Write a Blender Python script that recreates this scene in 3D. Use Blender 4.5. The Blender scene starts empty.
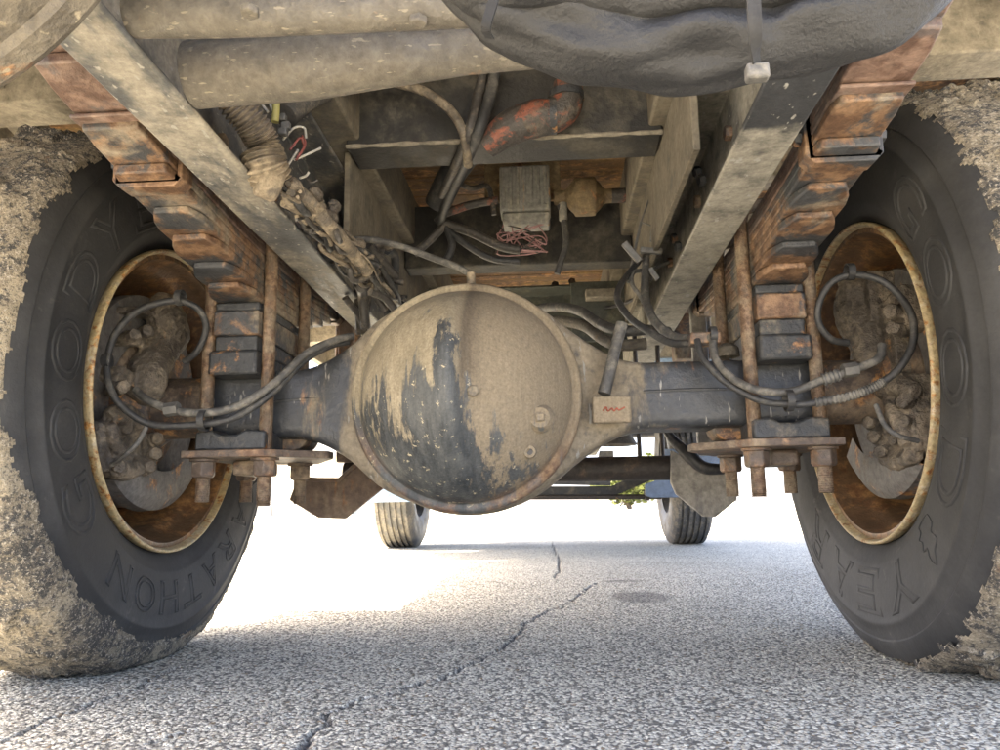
import bpy, bmesh, math, random
import numpy as np
from mathutils import Vector, Matrix, noise

# ------------------------------------------------------------------ camera, sky, sun, exposure
sc = bpy.context.scene
COL = sc.collection
FL, YAW, PIT, ROLL = 0.7654, -0.0667, 0.1683, -0.0157          # focal length in picture widths, angles in radians
CAM = Vector((0.0865, -1.5058, 0.2856))
FW = Vector((math.sin(YAW)*math.cos(PIT), math.cos(YAW)*math.cos(PIT), math.sin(PIT)))
_r = FW.cross(Vector((0, 0, 1))).normalized(); _u = _r.cross(FW)
RT = _r*math.cos(ROLL) + _u*math.sin(ROLL); UP = -_r*math.sin(ROLL) + _u*math.cos(ROLL)
cd = bpy.data.cameras.new('camera'); cam = bpy.data.objects.new('camera', cd); COL.objects.link(cam)
cd.sensor_width = 36; cd.lens = FL*36; cd.clip_start = 0.02; cd.clip_end = 2000
cam.matrix_world = Matrix(((RT.x, UP.x, -FW.x, CAM.x), (RT.y, UP.y, -FW.y, CAM.y), (RT.z, UP.z, -FW.z, CAM.z), (0, 0, 0, 1)))
sc.camera = cam
SUN_EL, SUN_AZ = 52, -86                                        # degrees; azimuth from +Y towards +X
w = bpy.data.worlds.new('World'); sc.world = w; w.use_nodes = True
nt = w.node_tree; bg = nt.nodes['Background']
sky = nt.nodes.new('ShaderNodeTexSky'); sky.sky_type = 'NISHITA'; sky.sun_disc = False
sky.sun_elevation = math.radians(SUN_EL); sky.sun_rotation = math.radians(SUN_AZ)
sky.air_density = 0.4; sky.dust_density = 3.0; sky.ozone_density = 1.0
nt.links.new(sky.outputs[0], bg.inputs[0]); bg.inputs[1].default_value = 0.15
ld = bpy.data.lights.new('sun', 'SUN'); ld.energy = 3.0; ld.angle = math.radians(0.6); ld.color = (1, 0.95, 0.88)
sun = bpy.data.objects.new('sun', ld); COL.objects.link(sun)
_d = Vector((math.sin(math.radians(SUN_AZ))*math.cos(math.radians(SUN_EL)), math.cos(math.radians(SUN_AZ))*math.cos(math.radians(SUN_EL)), math.sin(math.radians(SUN_EL))))
sun.rotation_euler = _d.to_track_quat('Z', 'Y').to_euler(); sun.location = (0, 0, 12)
sc.view_settings.view_transform = 'Standard'; sc.view_settings.look = 'None'
sc.view_settings.gamma = 1; sc.view_settings.exposure = 3.8
sc.view_settings.use_white_balance = True; sc.view_settings.white_balance_temperature = 7600; sc.view_settings.white_balance_tint = 10
sc.render.engine = 'CYCLES'
sc.cycles.max_bounces = 14; sc.cycles.diffuse_bounces = 5; sc.cycles.use_denoising = True

rnd = random.Random(7)

def at(px, py, ax, val):
    """a point of the place: where the sight line through (px, py) of the 1000x750 photograph meets the plane x, y or z = val"""
    d = FW + RT*((px-500)/(FL*1000)) + UP*((375-py)/(FL*1000))
    k = 'xyz'.index(ax)
    return CAM + d*((val-CAM[k])/d[k])
def Y(px, py, y): return at(px, py, 'y', y)
def ypath(pts): return [Y(*q) for q in pts]

# ------------------------------------------------------------------ materials
def _n(nt, t, **kw):
    n = nt.nodes.new(t)
    for k, v in kw.items(): setattr(n, k, v)
    return n
def _noise(nt, vec, scale, detail=6, rough=0.6, dist=0.0):
    n = _n(nt, 'ShaderNodeTexNoise'); n.inputs['Scale'].default_value = scale; n.inputs['Detail'].default_value = detail
    n.inputs['Roughness'].default_value = rough; n.inputs['Distortion'].default_value = dist
    nt.links.new(vec, n.inputs['Vector']); return n.outputs['Fac']
def _map(nt, vec, loc=(0, 0, 0), scale=(1, 1, 1)):
    m = _n(nt, 'ShaderNodeMapping'); m.inputs['Location'].default_value = loc; m.inputs['Scale'].default_value = scale
    nt.links.new(vec, m.inputs['Vector']); return m.outputs[0]
def _ramp(nt, fac, lo, hi):
    m = _n(nt, 'ShaderNodeMapRange'); m.interpolation_type = 'SMOOTHSTEP'
    m.inputs['From Min'].default_value = lo; m.inputs['From Max'].default_value = hi
    nt.links.new(fac, m.inputs['Value']); return m.outputs[0]
def _mix(nt, fac, a, b):
    m = _n(nt, 'ShaderNodeMix', data_type='RGBA')
    if isinstance(fac, (int, float)): m.inputs[0].default_value = fac
    else: nt.links.new(fac, m.inputs[0])
    for k, c in ((6, a), (7, b)):
        if isinstance(c, tuple): m.inputs[k].default_value = (*c, 1)
        else: nt.links.new(c, m.inputs[k])
    return m.outputs[2]
def _math(nt, op, a, b=None):
    m = _n(nt, 'ShaderNodeMath', operation=op)
    for k, c in enumerate((a, b)):
        if c is None: continue
        if isinstance(c, (int, float)): m.inputs[k].default_value = c
        else: nt.links.new(c, m.inputs[k])
    return m.outputs[0]
def _scale_col(nt, col, val):
    m = _n(nt, 'ShaderNodeMix', data_type='RGBA', blend_type='MULTIPLY'); m.inputs[0].default_value = 1
    nt.links.new(col, m.inputs[6])
    c = _n(nt, 'ShaderNodeCombineColor')
    for i in range(3): nt.links.new(val, c.inputs[i])
    nt.links.new(c.outputs[0], m.inputs[7]); return m.outputs[2]
MATS = {}
def grime(name, paint, dust=(0.40, 0.31, 0.20), rust=(0.24, 0.085, 0.03), dust_amt=0.5, rust_amt=0.3, scale=9.0, rough=(0.55, 0.95),
          bump=0.25, bscale=90.0, streak=None, metal=0.0, rust2=(0.38, 0.19, 0.07), fine=0.5, grad=None, seed=0.0, speck=None, bdist=0.004, nearx=None):
    """old painted or bare metal: a base coat, worn to rust, under road dust; grad = (axis, lo, hi, amount) biases where dust settled"""
    if name in MATS: return MATS[name]
    m = bpy.data.materials.new(name); m.use_nodes = True; nt = m.node_tree; bs = nt.nodes['Principled BSDF']
    tc = _n(nt, 'ShaderNodeTexCoord').outputs['Object']
    v = _map(nt, tc, loc=(seed*3.1+1.7, seed*1.3, seed*2.2))
    vs = _map(nt, v, scale=streak) if streak else v
    n1 = _noise(nt, vs, scale, 6, 0.68, 0.3); n2 = _noise(nt, _map(nt, vs, loc=(5.3, 2.1, 8.7)), scale*1.4, 6, 0.7, 0.4)
    n3 = _noise(nt, v, bscale, 3, 0.65); n4 = _noise(nt, v, scale*4.5, 4, 0.65)
    if grad:
        sx = _n(nt, 'ShaderNodeSeparateXYZ'); nt.links.new(tc, sx.inputs[0])
        g = _ramp(nt, sx.outputs['xyz'.index(grad[0])], grad[1], grad[2])
        n1 = _math(nt, 'ADD', n1, _math(nt, 'MULTIPLY', _math(nt, 'SUBTRACT', g, 0.5), grad[3]))
    if nearx:                                                   # dust thrown round one place along x
        sx = _n(nt, 'ShaderNodeSeparateXYZ'); nt.links.new(tc, sx.inputs[0])
        g = _ramp(nt, _math(nt, 'ABSOLUTE', _math(nt, 'SUBTRACT', sx.outputs[0], nearx[0])), nearx[2], nearx[1])
        n1 = _math(nt, 'ADD', n1, _math(nt, 'MULTIPLY', g, nearx[3]))
    rmix = _mix(nt, _ramp(nt, n4, 0.38, 0.62), rust, rust2)
    c = _mix(nt, _ramp(nt, n2, 0.74-0.5*rust_amt, 0.84-0.5*rust_amt), paint, rmix)
    fd = _ramp(nt, n1, 0.74-0.5*dust_amt, 0.90-0.5*dust_amt)
    fd = _math(nt, 'MULTIPLY', fd, _ramp(nt, n4, 0.12, 0.52))
    c = _mix(nt, fd, c, dust)
    val = _math(nt, 'ADD', _math(nt, 'MULTIPLY', n3, fine*2), 1.0-fine)
    val = _math(nt, 'MULTIPLY', val, _math(nt, 'ADD', _math(nt, 'MULTIPLY', n4, 1.2), 0.40))
    c = _scale_col(nt, c, val)
    if speck:
        f = _ramp(nt, _noise(nt, _map(nt, v, loc=(3, 3, 3), scale=speck[2]), speck[1], 3, 0.5), 0.635, 0.69)
        c = _mix(nt, f, c, speck[0])
    nt.links.new(c, bs.inputs['Base Color'])
    mr = _n(nt, 'ShaderNodeMapRange'); nt.links.new(fd, mr.inputs[0]); mr.inputs['To Min'].default_value = rough[0]; mr.inputs['To Max'].default_value = rough[1]
    nt.links.new(mr.outputs[0], bs.inputs['Roughness']); bs.inputs['Metallic'].default_value = metal
    b = _n(nt, 'ShaderNodeBump'); b.inputs['Strength'].default_value = min(1, bump*2); b.inputs['Distance'].default_value = bdist
    h = _math(nt, 'ADD', n3, _math(nt, 'MULTIPLY', n4, 0.8)); h = _math(nt, 'ADD', h, _math(nt, 'MULTIPLY', n2, 0.6))
    nt.links.new(h, b.inputs['Height']); nt.links.new(b.outputs[0], bs.inputs['Normal'])
    MATS[name] = m; return m
def plain(name, col, rough=0.6, metal=0.0, var=0.2, bscale=60, bump=0.15, dust=None):
    return grime(name, col, dust=dust or tuple(min(1, c*1.5+0.03) for c in col), rust=tuple(c*0.6 for c in col), rust2=tuple(c*0.8 for c in col),
                 dust_amt=0.45 if dust else 0.3, rust_amt=0.2, rough=(rough, min(1, rough+0.25)), metal=metal, fine=var, bscale=bscale, bump=bump)

TAN = (0.41, 0.315, 0.20); TAN_L = (0.52, 0.43, 0.30); GREYD = (0.30, 0.265, 0.205)
DARK = (0.035, 0.037, 0.042); SLATE = (0.07, 0.08, 0.092)
M_rail = grime('dusty frame steel', (0.08, 0.082, 0.082), dust=(0.245, 0.220, 0.176), dust_amt=0.62, rust_amt=0.15, scale=6, streak=(1.6, 0.6, 1), bump=0.16, bscale=120, speck=((0.30, 0.285, 0.245), 90, (1, .5, 1)))
M_rail_b = grime('dark worn frame steel', (0.035, 0.037, 0.04), dust=(0.245, 0.228, 0.188), dust_amt=0.66, rust_amt=0.1, scale=5, streak=(1.5, 0.7, 1), bump=0.16, bscale=120, grad=('y', -0.60, -0.46, 0.75), speck=((0.30, 0.29, 0.26), 80, (1, .5, 1)))
M_web = grime('tan dusty web', (0.075, 0.067, 0.053), dust=(0.17, 0.145, 0.105), dust_amt=0.85, rust_amt=0.2, scale=4, streak=(1, 1, 0.5), bump=0.14)
M_spring = grime('rusty spring steel', (0.042, 0.044, 0.047), dust=(0.23, 0.19, 0.14), rust=(0.112, 0.060, 0.034), rust2=(0.205, 0.122, 0.070), dust_amt=0.52, rust_amt=0.60, scale=8, bump=0.3, rough=(0.6, 0.95))
M_spring_r = grime('red rust spring steel', (0.10, 0.08, 0.075), dust=(0.20, 0.155, 0.125), rust=(0.112, 0.064, 0.046), rust2=(0.175, 0.114, 0.086), dust_amt=0.52, rust_amt=0.70, scale=7, bump=0.25, seed=2)
M_leafdark = grime('dark spring block', (0.03, 0.032, 0.034), dust=(0.165, 0.145, 0.112), rust=(0.12, 0.06, 0.033), dust_amt=0.38, rust_amt=0.35, scale=11, bump=0.3, seed=4)
M_ubolt = grime('rusty u bolt', (0.115, 0.08, 0.052), dust=(0.21, 0.163, 0.112), rust=(0.11, 0.062, 0.036), rust2=(0.185, 0.12, 0.073), dust_amt=0.5, rust_amt=0.6, scale=18, bump=0.35, bscale=170)
M_axle = grime('axle housing', (0.034, 0.037, 0.041), nearx=(-0.03, 0.20, 0.39, 0.36), dust=(0.20, 0.168, 0.123), rust=(0.14, 0.07, 0.036), rust2=(0.22, 0.12, 0.06), dust_amt=0.24, rust_amt=0.30, scale=8, streak=(1.6, 1, 0.55), bump=0.2, rough=(0.45, 0.95), speck=((0.24, 0.23, 0.205), 60, (1.5, 1, .35)))
M_axle_out = grime('brown axle end', (0.06, 0.045, 0.036), dust=(0.18, 0.135, 0.095), rust=(0.10, 0.05, 0.03), dust_amt=0.6, rust_amt=0.5, scale=12, bump=0.3)
M_cast = grime('muddy cast iron', (0.08, 0.066, 0.052), dust=(0.21, 0.172, 0.127), rust=(0.10, 0.07, 0.045), dust_amt=0.62, rust_amt=0.3, scale=13, bump=0.5, bscale=110, bdist=0.006)
M_rotor = grime('worn brake disc', (0.11, 0.104, 0.098), dust=(0.17, 0.14, 0.108), rust=(0.14, 0.068, 0.036), dust_amt=0.45, rust_amt=0.4, scale=10, bump=0.2)
M_plate = grime('rusty plate', (0.085, 0.062, 0.048), dust=(0.22, 0.17, 0.12), rust=(0.13, 0.065, 0.035), rust2=(0.21, 0.125, 0.07), dust_amt=0.5, rust_amt=0.5, scale=12, bump=0.35)
M_pad = grime('dark slate pad', (0.035, 0.038, 0.042), dust=(0.17, 0.15, 0.122), dust_amt=0.42, rust_amt=0.3, scale=14, bump=0.3)
M_hang = grime('brown bracket plate', (0.15, 0.105, 0.08), dust=(0.24, 0.185, 0.14), dust_amt=0.5, rust_amt=0.4, scale=8, streak=(2, 1, .6), bump=0.4, bscale=60)
M_hang_g = grime('grey bracket plate', (0.19, 0.18, 0.17), dust=(0.31, 0.29, 0.255), dust_amt=0.6, rust_amt=0.15, scale=8, streak=(2, 1, .5), bump=0.25)
M_hose = grime('dusty rubber hose', (0.03, 0.03, 0.03), dust=(0.095, 0.089, 0.078), dust_amt=0.45, rust_amt=0.0, scale=25, bump=0.15)
M_hose_g = grime('grey dusty hose', (0.062, 0.06, 0.056), dust=(0.15, 0.14, 0.12), dust_amt=0.55, rust_amt=0.0, scale=25, bump=0.15)
M_conduit = grime('muddy conduit', (0.10, 0.082, 0.062), dust=(0.225, 0.183, 0.13), dust_amt=0.7, rust_amt=0.1, scale=18, bump=0.3)
M_cable = grime('dirty cable', (0.045, 0.041, 0.037), dust=(0.14, 0.12, 0.094), dust_amt=0.5, rust_amt=0.1, scale=30, bump=0.2)
M_cross = grime('dusty crossmember', (0.10, 0.088, 0.07), dust=(0.118, 0.103, 0.081), dust_amt=0.7, rust_amt=0.25, scale=9, bump=0.35, speck=((0.215, 0.185, 0.135), 150, (.35, 1, 1)))
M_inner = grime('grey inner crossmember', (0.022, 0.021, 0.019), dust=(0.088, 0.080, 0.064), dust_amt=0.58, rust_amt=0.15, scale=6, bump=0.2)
M_green = grime('dark green plate', (0.075, 0.08, 0.065), dust=(0.17, 0.16, 0.115), dust_amt=0.5, rust_amt=0.12, scale=6, bump=0.15)
M_plank = grime('rust stained boards', (0.13, 0.07, 0.028), dust=(0.21, 0.135, 0.058), rust=(0.09, 0.04, 0.016), dust_amt=0.5, rust_amt=0.5, scale=7, streak=(0.5, 2.5, 1), bump=0.3)
M_bed = grime('beige bed steel', (0.13, 0.112, 0.085), dust=(0.245, 0.215, 0.165), rust=(0.24, 0.13, 0.07), dust_amt=0.8, rust_amt=0.3, scale=7, bump=0.25)
M_tank = grime('brown dusty tank', (0.085, 0.07, 0.05), dust=(0.135, 0.114, 0.083), dust_amt=0.7, rust_amt=0.3, scale=8, bump=0.4, speck=((0.27, 0.225, 0.15), 60, (1, 1, 1)))
M_alu = grime('weathered aluminium box', (0.20, 0.195, 0.175), dust=(0.29, 0.27, 0.22), rust=(0.22, 0.18, 0.12), dust_amt=0.5, rust_amt=0.3, scale=12, streak=(4, 1, .5), bump=0.3)
M_valve = grime('ochre rusty valve', (0.15, 0.105, 0.055), dust=(0.23, 0.17, 0.095), dust_amt=0.6, rust_amt=0.4, scale=12, bump=0.4)
M_elbow = grime('red brown elbow', (0.05, 0.044, 0.038), dust=(0.12, 0.10, 0.075), rust=(0.25, 0.075, 0.04), rust2=(0.19, 0.065, 0.04), dust_amt=0.42, rust_amt=0.48, scale=14, bump=0.35)
M_vinyl = grime('black vinyl', (0.010, 0.010, 0.0105), dust=(0.058, 0.0585, 0.059), dust_amt=0.36, rust_amt=0.0, scale=5, bump=0.22, bscale=220, rough=(0.62, 0.85), fine=0.25)
M_black = plain('black plastic', (0.02, 0.02, 0.022), 0.45, dust=(0.12, 0.11, 0.10))
M_tie = plain('grey plastic tie', (0.014, 0.014, 0.015), 0.9, dust=(0.03, 0.03, 0.03))
M_zinc = plain('dull zinc', (0.13, 0.127, 0.118), 0.5, metal=0.3, dust=(0.2, 0.182, 0.15))
M_darkmetal = plain('dark dusty steel', (0.05, 0.05, 0.052), 0.6, dust=(0.14, 0.125, 0.10))  # even dark tone under a thin coat of dust
M_brownpipe = grime('black brown pipe', (0.035, 0.028, 0.024), dust=(0.17, 0.12, 0.085), dust_amt=0.35, rust_amt=0.2, scale=10, bump=0.2)
M_blue = plain('pale blue body paint', (0.20, 0.29, 0.40), 0.45)
M_blue_shade = plain('shaded blue body paint', (0.07, 0.10, 0.15), 0.5)  # the same blue paint with shade put into its colour
M_ftyre = grime('front tyre rubber', (0.06, 0.057, 0.053), dust=(0.17, 0.15, 0.12), dust_amt=0.6, rust_amt=0.0, scale=12, bump=0.2)
M_rimcol = grime('dark gold wheel steel', (0.13, 0.075, 0.04), dust=(0.30, 0.21, 0.13), rust=(0.17, 0.08, 0.038), rust2=(0.30, 0.165, 0.07), dust_amt=0.25, rust_amt=0.55, scale=9, bump=0.2, rough=(0.4, 0.9))
M_lip = grime('worn gold rim lip', (0.40, 0.31, 0.17), dust=(0.46, 0.40, 0.29), rust=(0.20, 0.075, 0.02), rust2=(0.40, 0.20, 0.06), dust_amt=0.45, rust_amt=0.46, scale=30, bump=0.3, rough=(0.4, 0.8))
M_wire_p = plain('pink wire', (0.27, 0.145, 0.14), 0.5)
M_wire_w = plain('bare white wire', (0.40, 0.375, 0.32), 0.5)
M_wire_y = plain('yellow sleeve', (0.38, 0.34, 0.12), 0.5)
M_wire_r = plain('red wire', (0.20, 0.06, 0.05), 0.5)
M_redmark = plain('red paint marker', (0.26, 0.06, 0.03), 0.6)

def tyre_mat():
    m = bpy.data.materials.new('scuffed tyre rubber'); m.use_nodes = True; nt = m.node_tree; bs = nt.nodes['Principled BSDF']
    tc = _n(nt, 'ShaderNodeTexCoord').outputs['Object']
    n1 = _noise(nt, tc, 5, 8, 0.65); n2 = _noise(nt, tc, 140, 4, 0.6); n3 = _noise(nt, _map(nt, tc, loc=(4, 4, 4)), 22, 8, 0.7)
    c = _mix(nt, _ramp(nt, n1, 0.40, 0.68), (0.021, 0.0212, 0.0214), (0.043, 0.0425, 0.041))
    c = _mix(nt, _ramp(nt, n3, 0.60, 0.80), c, (0.10, 0.092, 0.08))
    c = _scale_col(nt, c, _math(nt, 'ADD', _math(nt, 'MULTIPLY', n2, 0.6), 0.7))
    nt.links.new(c, bs.inputs['Base Color']); bs.inputs['Roughness'].default_value = 0.72
    b = _n(nt, 'ShaderNodeBump'); b.inputs['Strength'].default_value = 0.3; b.inputs['Distance'].default_value = 0.002
    nt.links.new(_math(nt, 'ADD', n2, n3), b.inputs['Height']); nt.links.new(b.outputs[0], bs.inputs['Normal'])
    return m
M_tyre = tyre_mat()
def mud_mat():
    m = bpy.data.materials.new('dried mud crust'); m.use_nodes = True; nt = m.node_tree; bs = nt.nodes['Principled BSDF']
    tc = _n(nt, 'ShaderNodeTexCoord').outputs['Object']
    n1 = _noise(nt, tc, 7, 6, 0.7, 0.4); n2 = _noise(nt, _map(nt, tc, loc=(7, 1, 2)), 62, 6, 0.78, 0.3); n3 = _noise(nt, tc, 230, 3, 0.7)
    n5 = _noise(nt, _map(nt, tc, loc=(1, 9, 2)), 14, 6, 0.65)
    c = _mix(nt, _ramp(nt, n1, 0.36, 0.60), (0.34, 0.285, 0.20), (0.20, 0.168, 0.122))
    dk = _ramp(nt, _math(nt, 'ADD', n2, _math(nt, 'MULTIPLY', _math(nt, 'SUBTRACT', n1, 0.5), 0.45)), 0.47, 0.58)
    c = _mix(nt, dk, c, (0.05, 0.048, 0.045))
    c = _mix(nt, _ramp(nt, n5, 0.60, 0.70), c, (0.19, 0.12, 0.07))
    c = _mix(nt, _ramp(nt, n3, 0.55, 0.66), c, (0.44, 0.39, 0.31))
    c = _mix(nt, _math(nt, 'MULTIPLY', _ramp(nt, n3, 0.46, 0.36), 0.75), c, (0.07, 0.066, 0.06))
    nt.links.new(c, bs.inputs['Base Color']); bs.inputs['Roughness'].default_value = 0.95
    b = _n(nt, 'ShaderNodeBump'); b.inputs['Strength'].default_value = 0.9; b.inputs['Distance'].default_value = 0.008
    nt.links.new(_math(nt, 'ADD', n2, _math(nt, 'MULTIPLY', n3, 0.6)), b.inputs['Height']); nt.links.new(b.outputs[0], bs.inputs['Normal'])
    return m
M_mud = mud_mat()

def cover_mat():
    """tan dusted axle cover: the dust is washed off in vertical runs low on the dome, showing slate paint; rust along the lower seam"""
    m = bpy.data.materials.new('dusty axle cover'); m.use_nodes = True; nt = m.node_tree; bs = nt.nodes['Principled BSDF']
    tc = _n(nt, 'ShaderNodeTexCoord').outputs['Object']
    sx = _n(nt, 'ShaderNodeSeparateXYZ'); nt.links.new(tc, sx.inputs[0])
    X, Z = sx.outputs[0], sx.outputs[2]
    ns = _noise(nt, _map(nt, tc, scale=(9, 4, 1.6)), 3.6, 9, 0.66, 0.25)          # runs
    nf = _noise(nt, tc, 60, 6, 0.7); nn = _noise(nt, tc, 14, 8, 0.68, 0.3); n3 = _noise(nt, tc, 210, 4, 0.65)
    bias = _math(nt, 'MULTIPLY', _ramp(nt, Z, 0.62, 0.32), 0.37)                   # more washed off low down
    lft = _math(nt, 'MULTIPLY', _ramp(nt, X, 0.04, -0.11), 0.24)
    nv = _noise(nt, _map(nt, tc, scale=(60, 20, 2.5)), 3.0, 4, 0.6)
    k = _math(nt, 'ADD', _math(nt, 'ADD', _math(nt, 'ADD', ns, _math(nt, 'MULTIPLY', _math(nt, 'SUBTRACT', nv, 0.5), 0.22)), bias), _math(nt, 'ADD', lft, _math(nt, 'MULTIPLY', nf, 0.12)))
    # one long run below the crest
    dx = _math(nt, 'ABSOLUTE', _math(nt, 'ADD', X, _math(nt, 'ADD', 0.085, _math(nt, 'MULTIPLY', _math(nt, 'SUBTRACT', nn, 0.5), 0.05))))
    run = _math(nt, 'MULTIPLY', _ramp(nt, dx, 0.028, 0.008), _ramp(nt, Z, 0.62, 0.58))
    k = _math(nt, 'ADD', k, _math(nt, 'MULTIPLY', run, 0.24))
    wash = _ramp(nt, k, 0.91, 1.01)
    dust = _mix(nt, _ramp(nt, nn, 0.35, 0.7), (0.30, 0.255, 0.178), (0.215, 0.18, 0.124))
    dust = _mix(nt, _math(nt, 'MULTIPLY', _ramp(nt, _math(nt, 'ADD', X, _math(nt, 'MULTIPLY', ns, 0.03)), -0.066, -0.040), 0.8), dust, (0.19, 0.152, 0.106))  # right of the crest the colour is darkened as painted shade
    crest_shade = _math(nt, 'MULTIPLY', _math(nt, 'MULTIPLY', _ramp(nt, X, -0.066, -0.056), _ramp(nt, _math(nt, 'ADD', X, _math(nt, 'MULTIPLY', nn, 0.03)), 0.0, -0.045)), _ramp(nt, Z, 0.44, 0.52))
    dust = _mix(nt, _math(nt, 'MULTIPLY', crest_shade, 0.7), dust, (0.085, 0.066, 0.048))  # shading beside the crest, put into the colour as a dark band
    slate = _mix(nt, _ramp(nt, ns, 0.3, 0.7), (0.022, 0.027, 0.032), (0.085, 0.089, 0.087))
    c = _mix(nt, wash, dust, slate)
    ox = _math(nt, 'POWER', _math(nt, 'ADD', X, 0.072), 2.0); oz = _math(nt, 'POWER', _math(nt, 'SUBTRACT', Z, 0.487), 2.0)
    rr = _math(nt, 'SQRT', _math(nt, 'ADD', ox, oz))
    rust = _math(nt, 'MULTIPLY', _math(nt, 'MULTIPLY', _ramp(nt, rr, 0.185, 0.203), _ramp(nt, Z, 0.47, 0.33)), _math(nt, 'MULTIPLY', _ramp(nt, nn, 0.42, 0.60), 0.8))
    c = _mix(nt, rust, c, _mix(nt, _ramp(nt, nf, 0.4, 0.6), (0.12, 0.06, 0.035), (0.24, 0.145, 0.08)))
    c = _mix(nt, _math(nt, 'MULTIPLY', _ramp(nt, nf, 0.60, 0.66), wash), c, (0.42, 0.36, 0.24))
    c = _scale_col(nt, c, _math(nt, 'MULTIPLY', _math(nt, 'ADD', _math(nt, 'MULTIPLY', n3, 1.1), 0.45), _math(nt, 'ADD', _math(nt, 'MULTIPLY', nv, 0.55), 0.72)))
    nt.links.new(c, bs.inputs['Base Color'])
    nt.links.new(_math(nt, 'SUBTRACT', 0.95, _math(nt, 'MULTIPLY', wash, 0.4)), bs.inputs['Roughness'])
    b = _n(nt, 'ShaderNodeBump'); b.inputs['Strength'].default_value = 0.4; b.inputs['Distance'].default_value = 0.0025
    nt.links.new(_math(nt, 'ADD', _math(nt, 'ADD', n3, nf), _math(nt, 'MULTIPLY', nn, 1.2)), b.inputs['Height']); nt.links.new(b.outputs[0], bs.inputs['Normal'])
    return m
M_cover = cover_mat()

def asphalt_mat():
    m = bpy.data.materials.new('worn pale asphalt'); m.use_nodes = True; nt = m.node_tree; bs = nt.nodes['Principled BSDF']
    tc = _n(nt, 'ShaderNodeTexCoord').outputs['Object']
    vo = _n(nt, 'ShaderNodeTexVoronoi'); vo.inputs['Scale'].default_value = 165; nt.links.new(tc, vo.inputs['Vector'])
    vo2 = _n(nt, 'ShaderNodeTexVoronoi'); vo2.inputs['Scale'].default_value = 330; nt.links.new(tc, vo2.inputs['Vector'])
    sp = _n(nt, 'ShaderNodeSeparateColor'); nt.links.new(vo.outputs['Color'], sp.inputs[0])
    n1 = _noise(nt, tc, 2.2, 8, 0.6); n2 = _noise(nt, tc, 420, 4, 0.6); n3 = _noise(nt, tc, 60, 5, 0.7)
    stone = _mix(nt, sp.outputs[0], (0.48, 0.465, 0.39), (0.90, 0.875, 0.745))
    stone = _mix(nt, _ramp(nt, sp.outputs[1], 0.94, 0.99), stone, (0.30, 0.22, 0.13))
    gap = _ramp(nt, vo.outputs['Distance'], 0.42, 0.72)
    c = _mix(nt, gap, stone, (0.15, 0.147, 0.13))
    c = _mix(nt, _math(nt, 'MULTIPLY', _ramp(nt, n3, 0.5, 0.62), 0.45), c, (0.33, 0.31, 0.26))
    c = _scale_col(nt, c, _math(nt, 'ADD', _math(nt, 'MULTIPLY', n1, 0.6), 0.68))
    at_ = _n(nt, 'ShaderNodeAttribute', attribute_name='crack'); st = _n(nt, 'ShaderNodeAttribute', attribute_name='stain')
    c = _mix(nt, _math(nt, 'MULTIPLY', _ramp(nt, _math(nt, 'ADD', st.outputs['Fac'], _math(nt, 'MULTIPLY', _math(nt, 'SUBTRACT', n3, 0.5), 0.5)), 0.25, 0.85), 0.55), c, (0.06, 0.057, 0.053))
    c = _mix(nt, at_.outputs['Fac'], c, (0.07, 0.075, 0.09))
    nt.links.new(c, bs.inputs['Base Color']); bs.inputs['Roughness'].default_value = 0.9
    b = _n(nt, 'ShaderNodeBump'); b.inputs['Strength'].default_value = 0.9; b.inputs['Distance'].default_value = 0.0035
    h = _math(nt, 'ADD', _math(nt, 'MULTIPLY', vo.outputs['Distance'], -1.0), _math(nt, 'MULTIPLY', n2, 0.25)); h = _math(nt, 'ADD', h, _math(nt, 'MULTIPLY', vo2.outputs['Distance'], -0.35))
    nt.links.new(h, b.inputs['Height']); nt.links.new(b.outputs[0], bs.inputs['Normal'])
    return m
M_asphalt = asphalt_mat()

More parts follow.
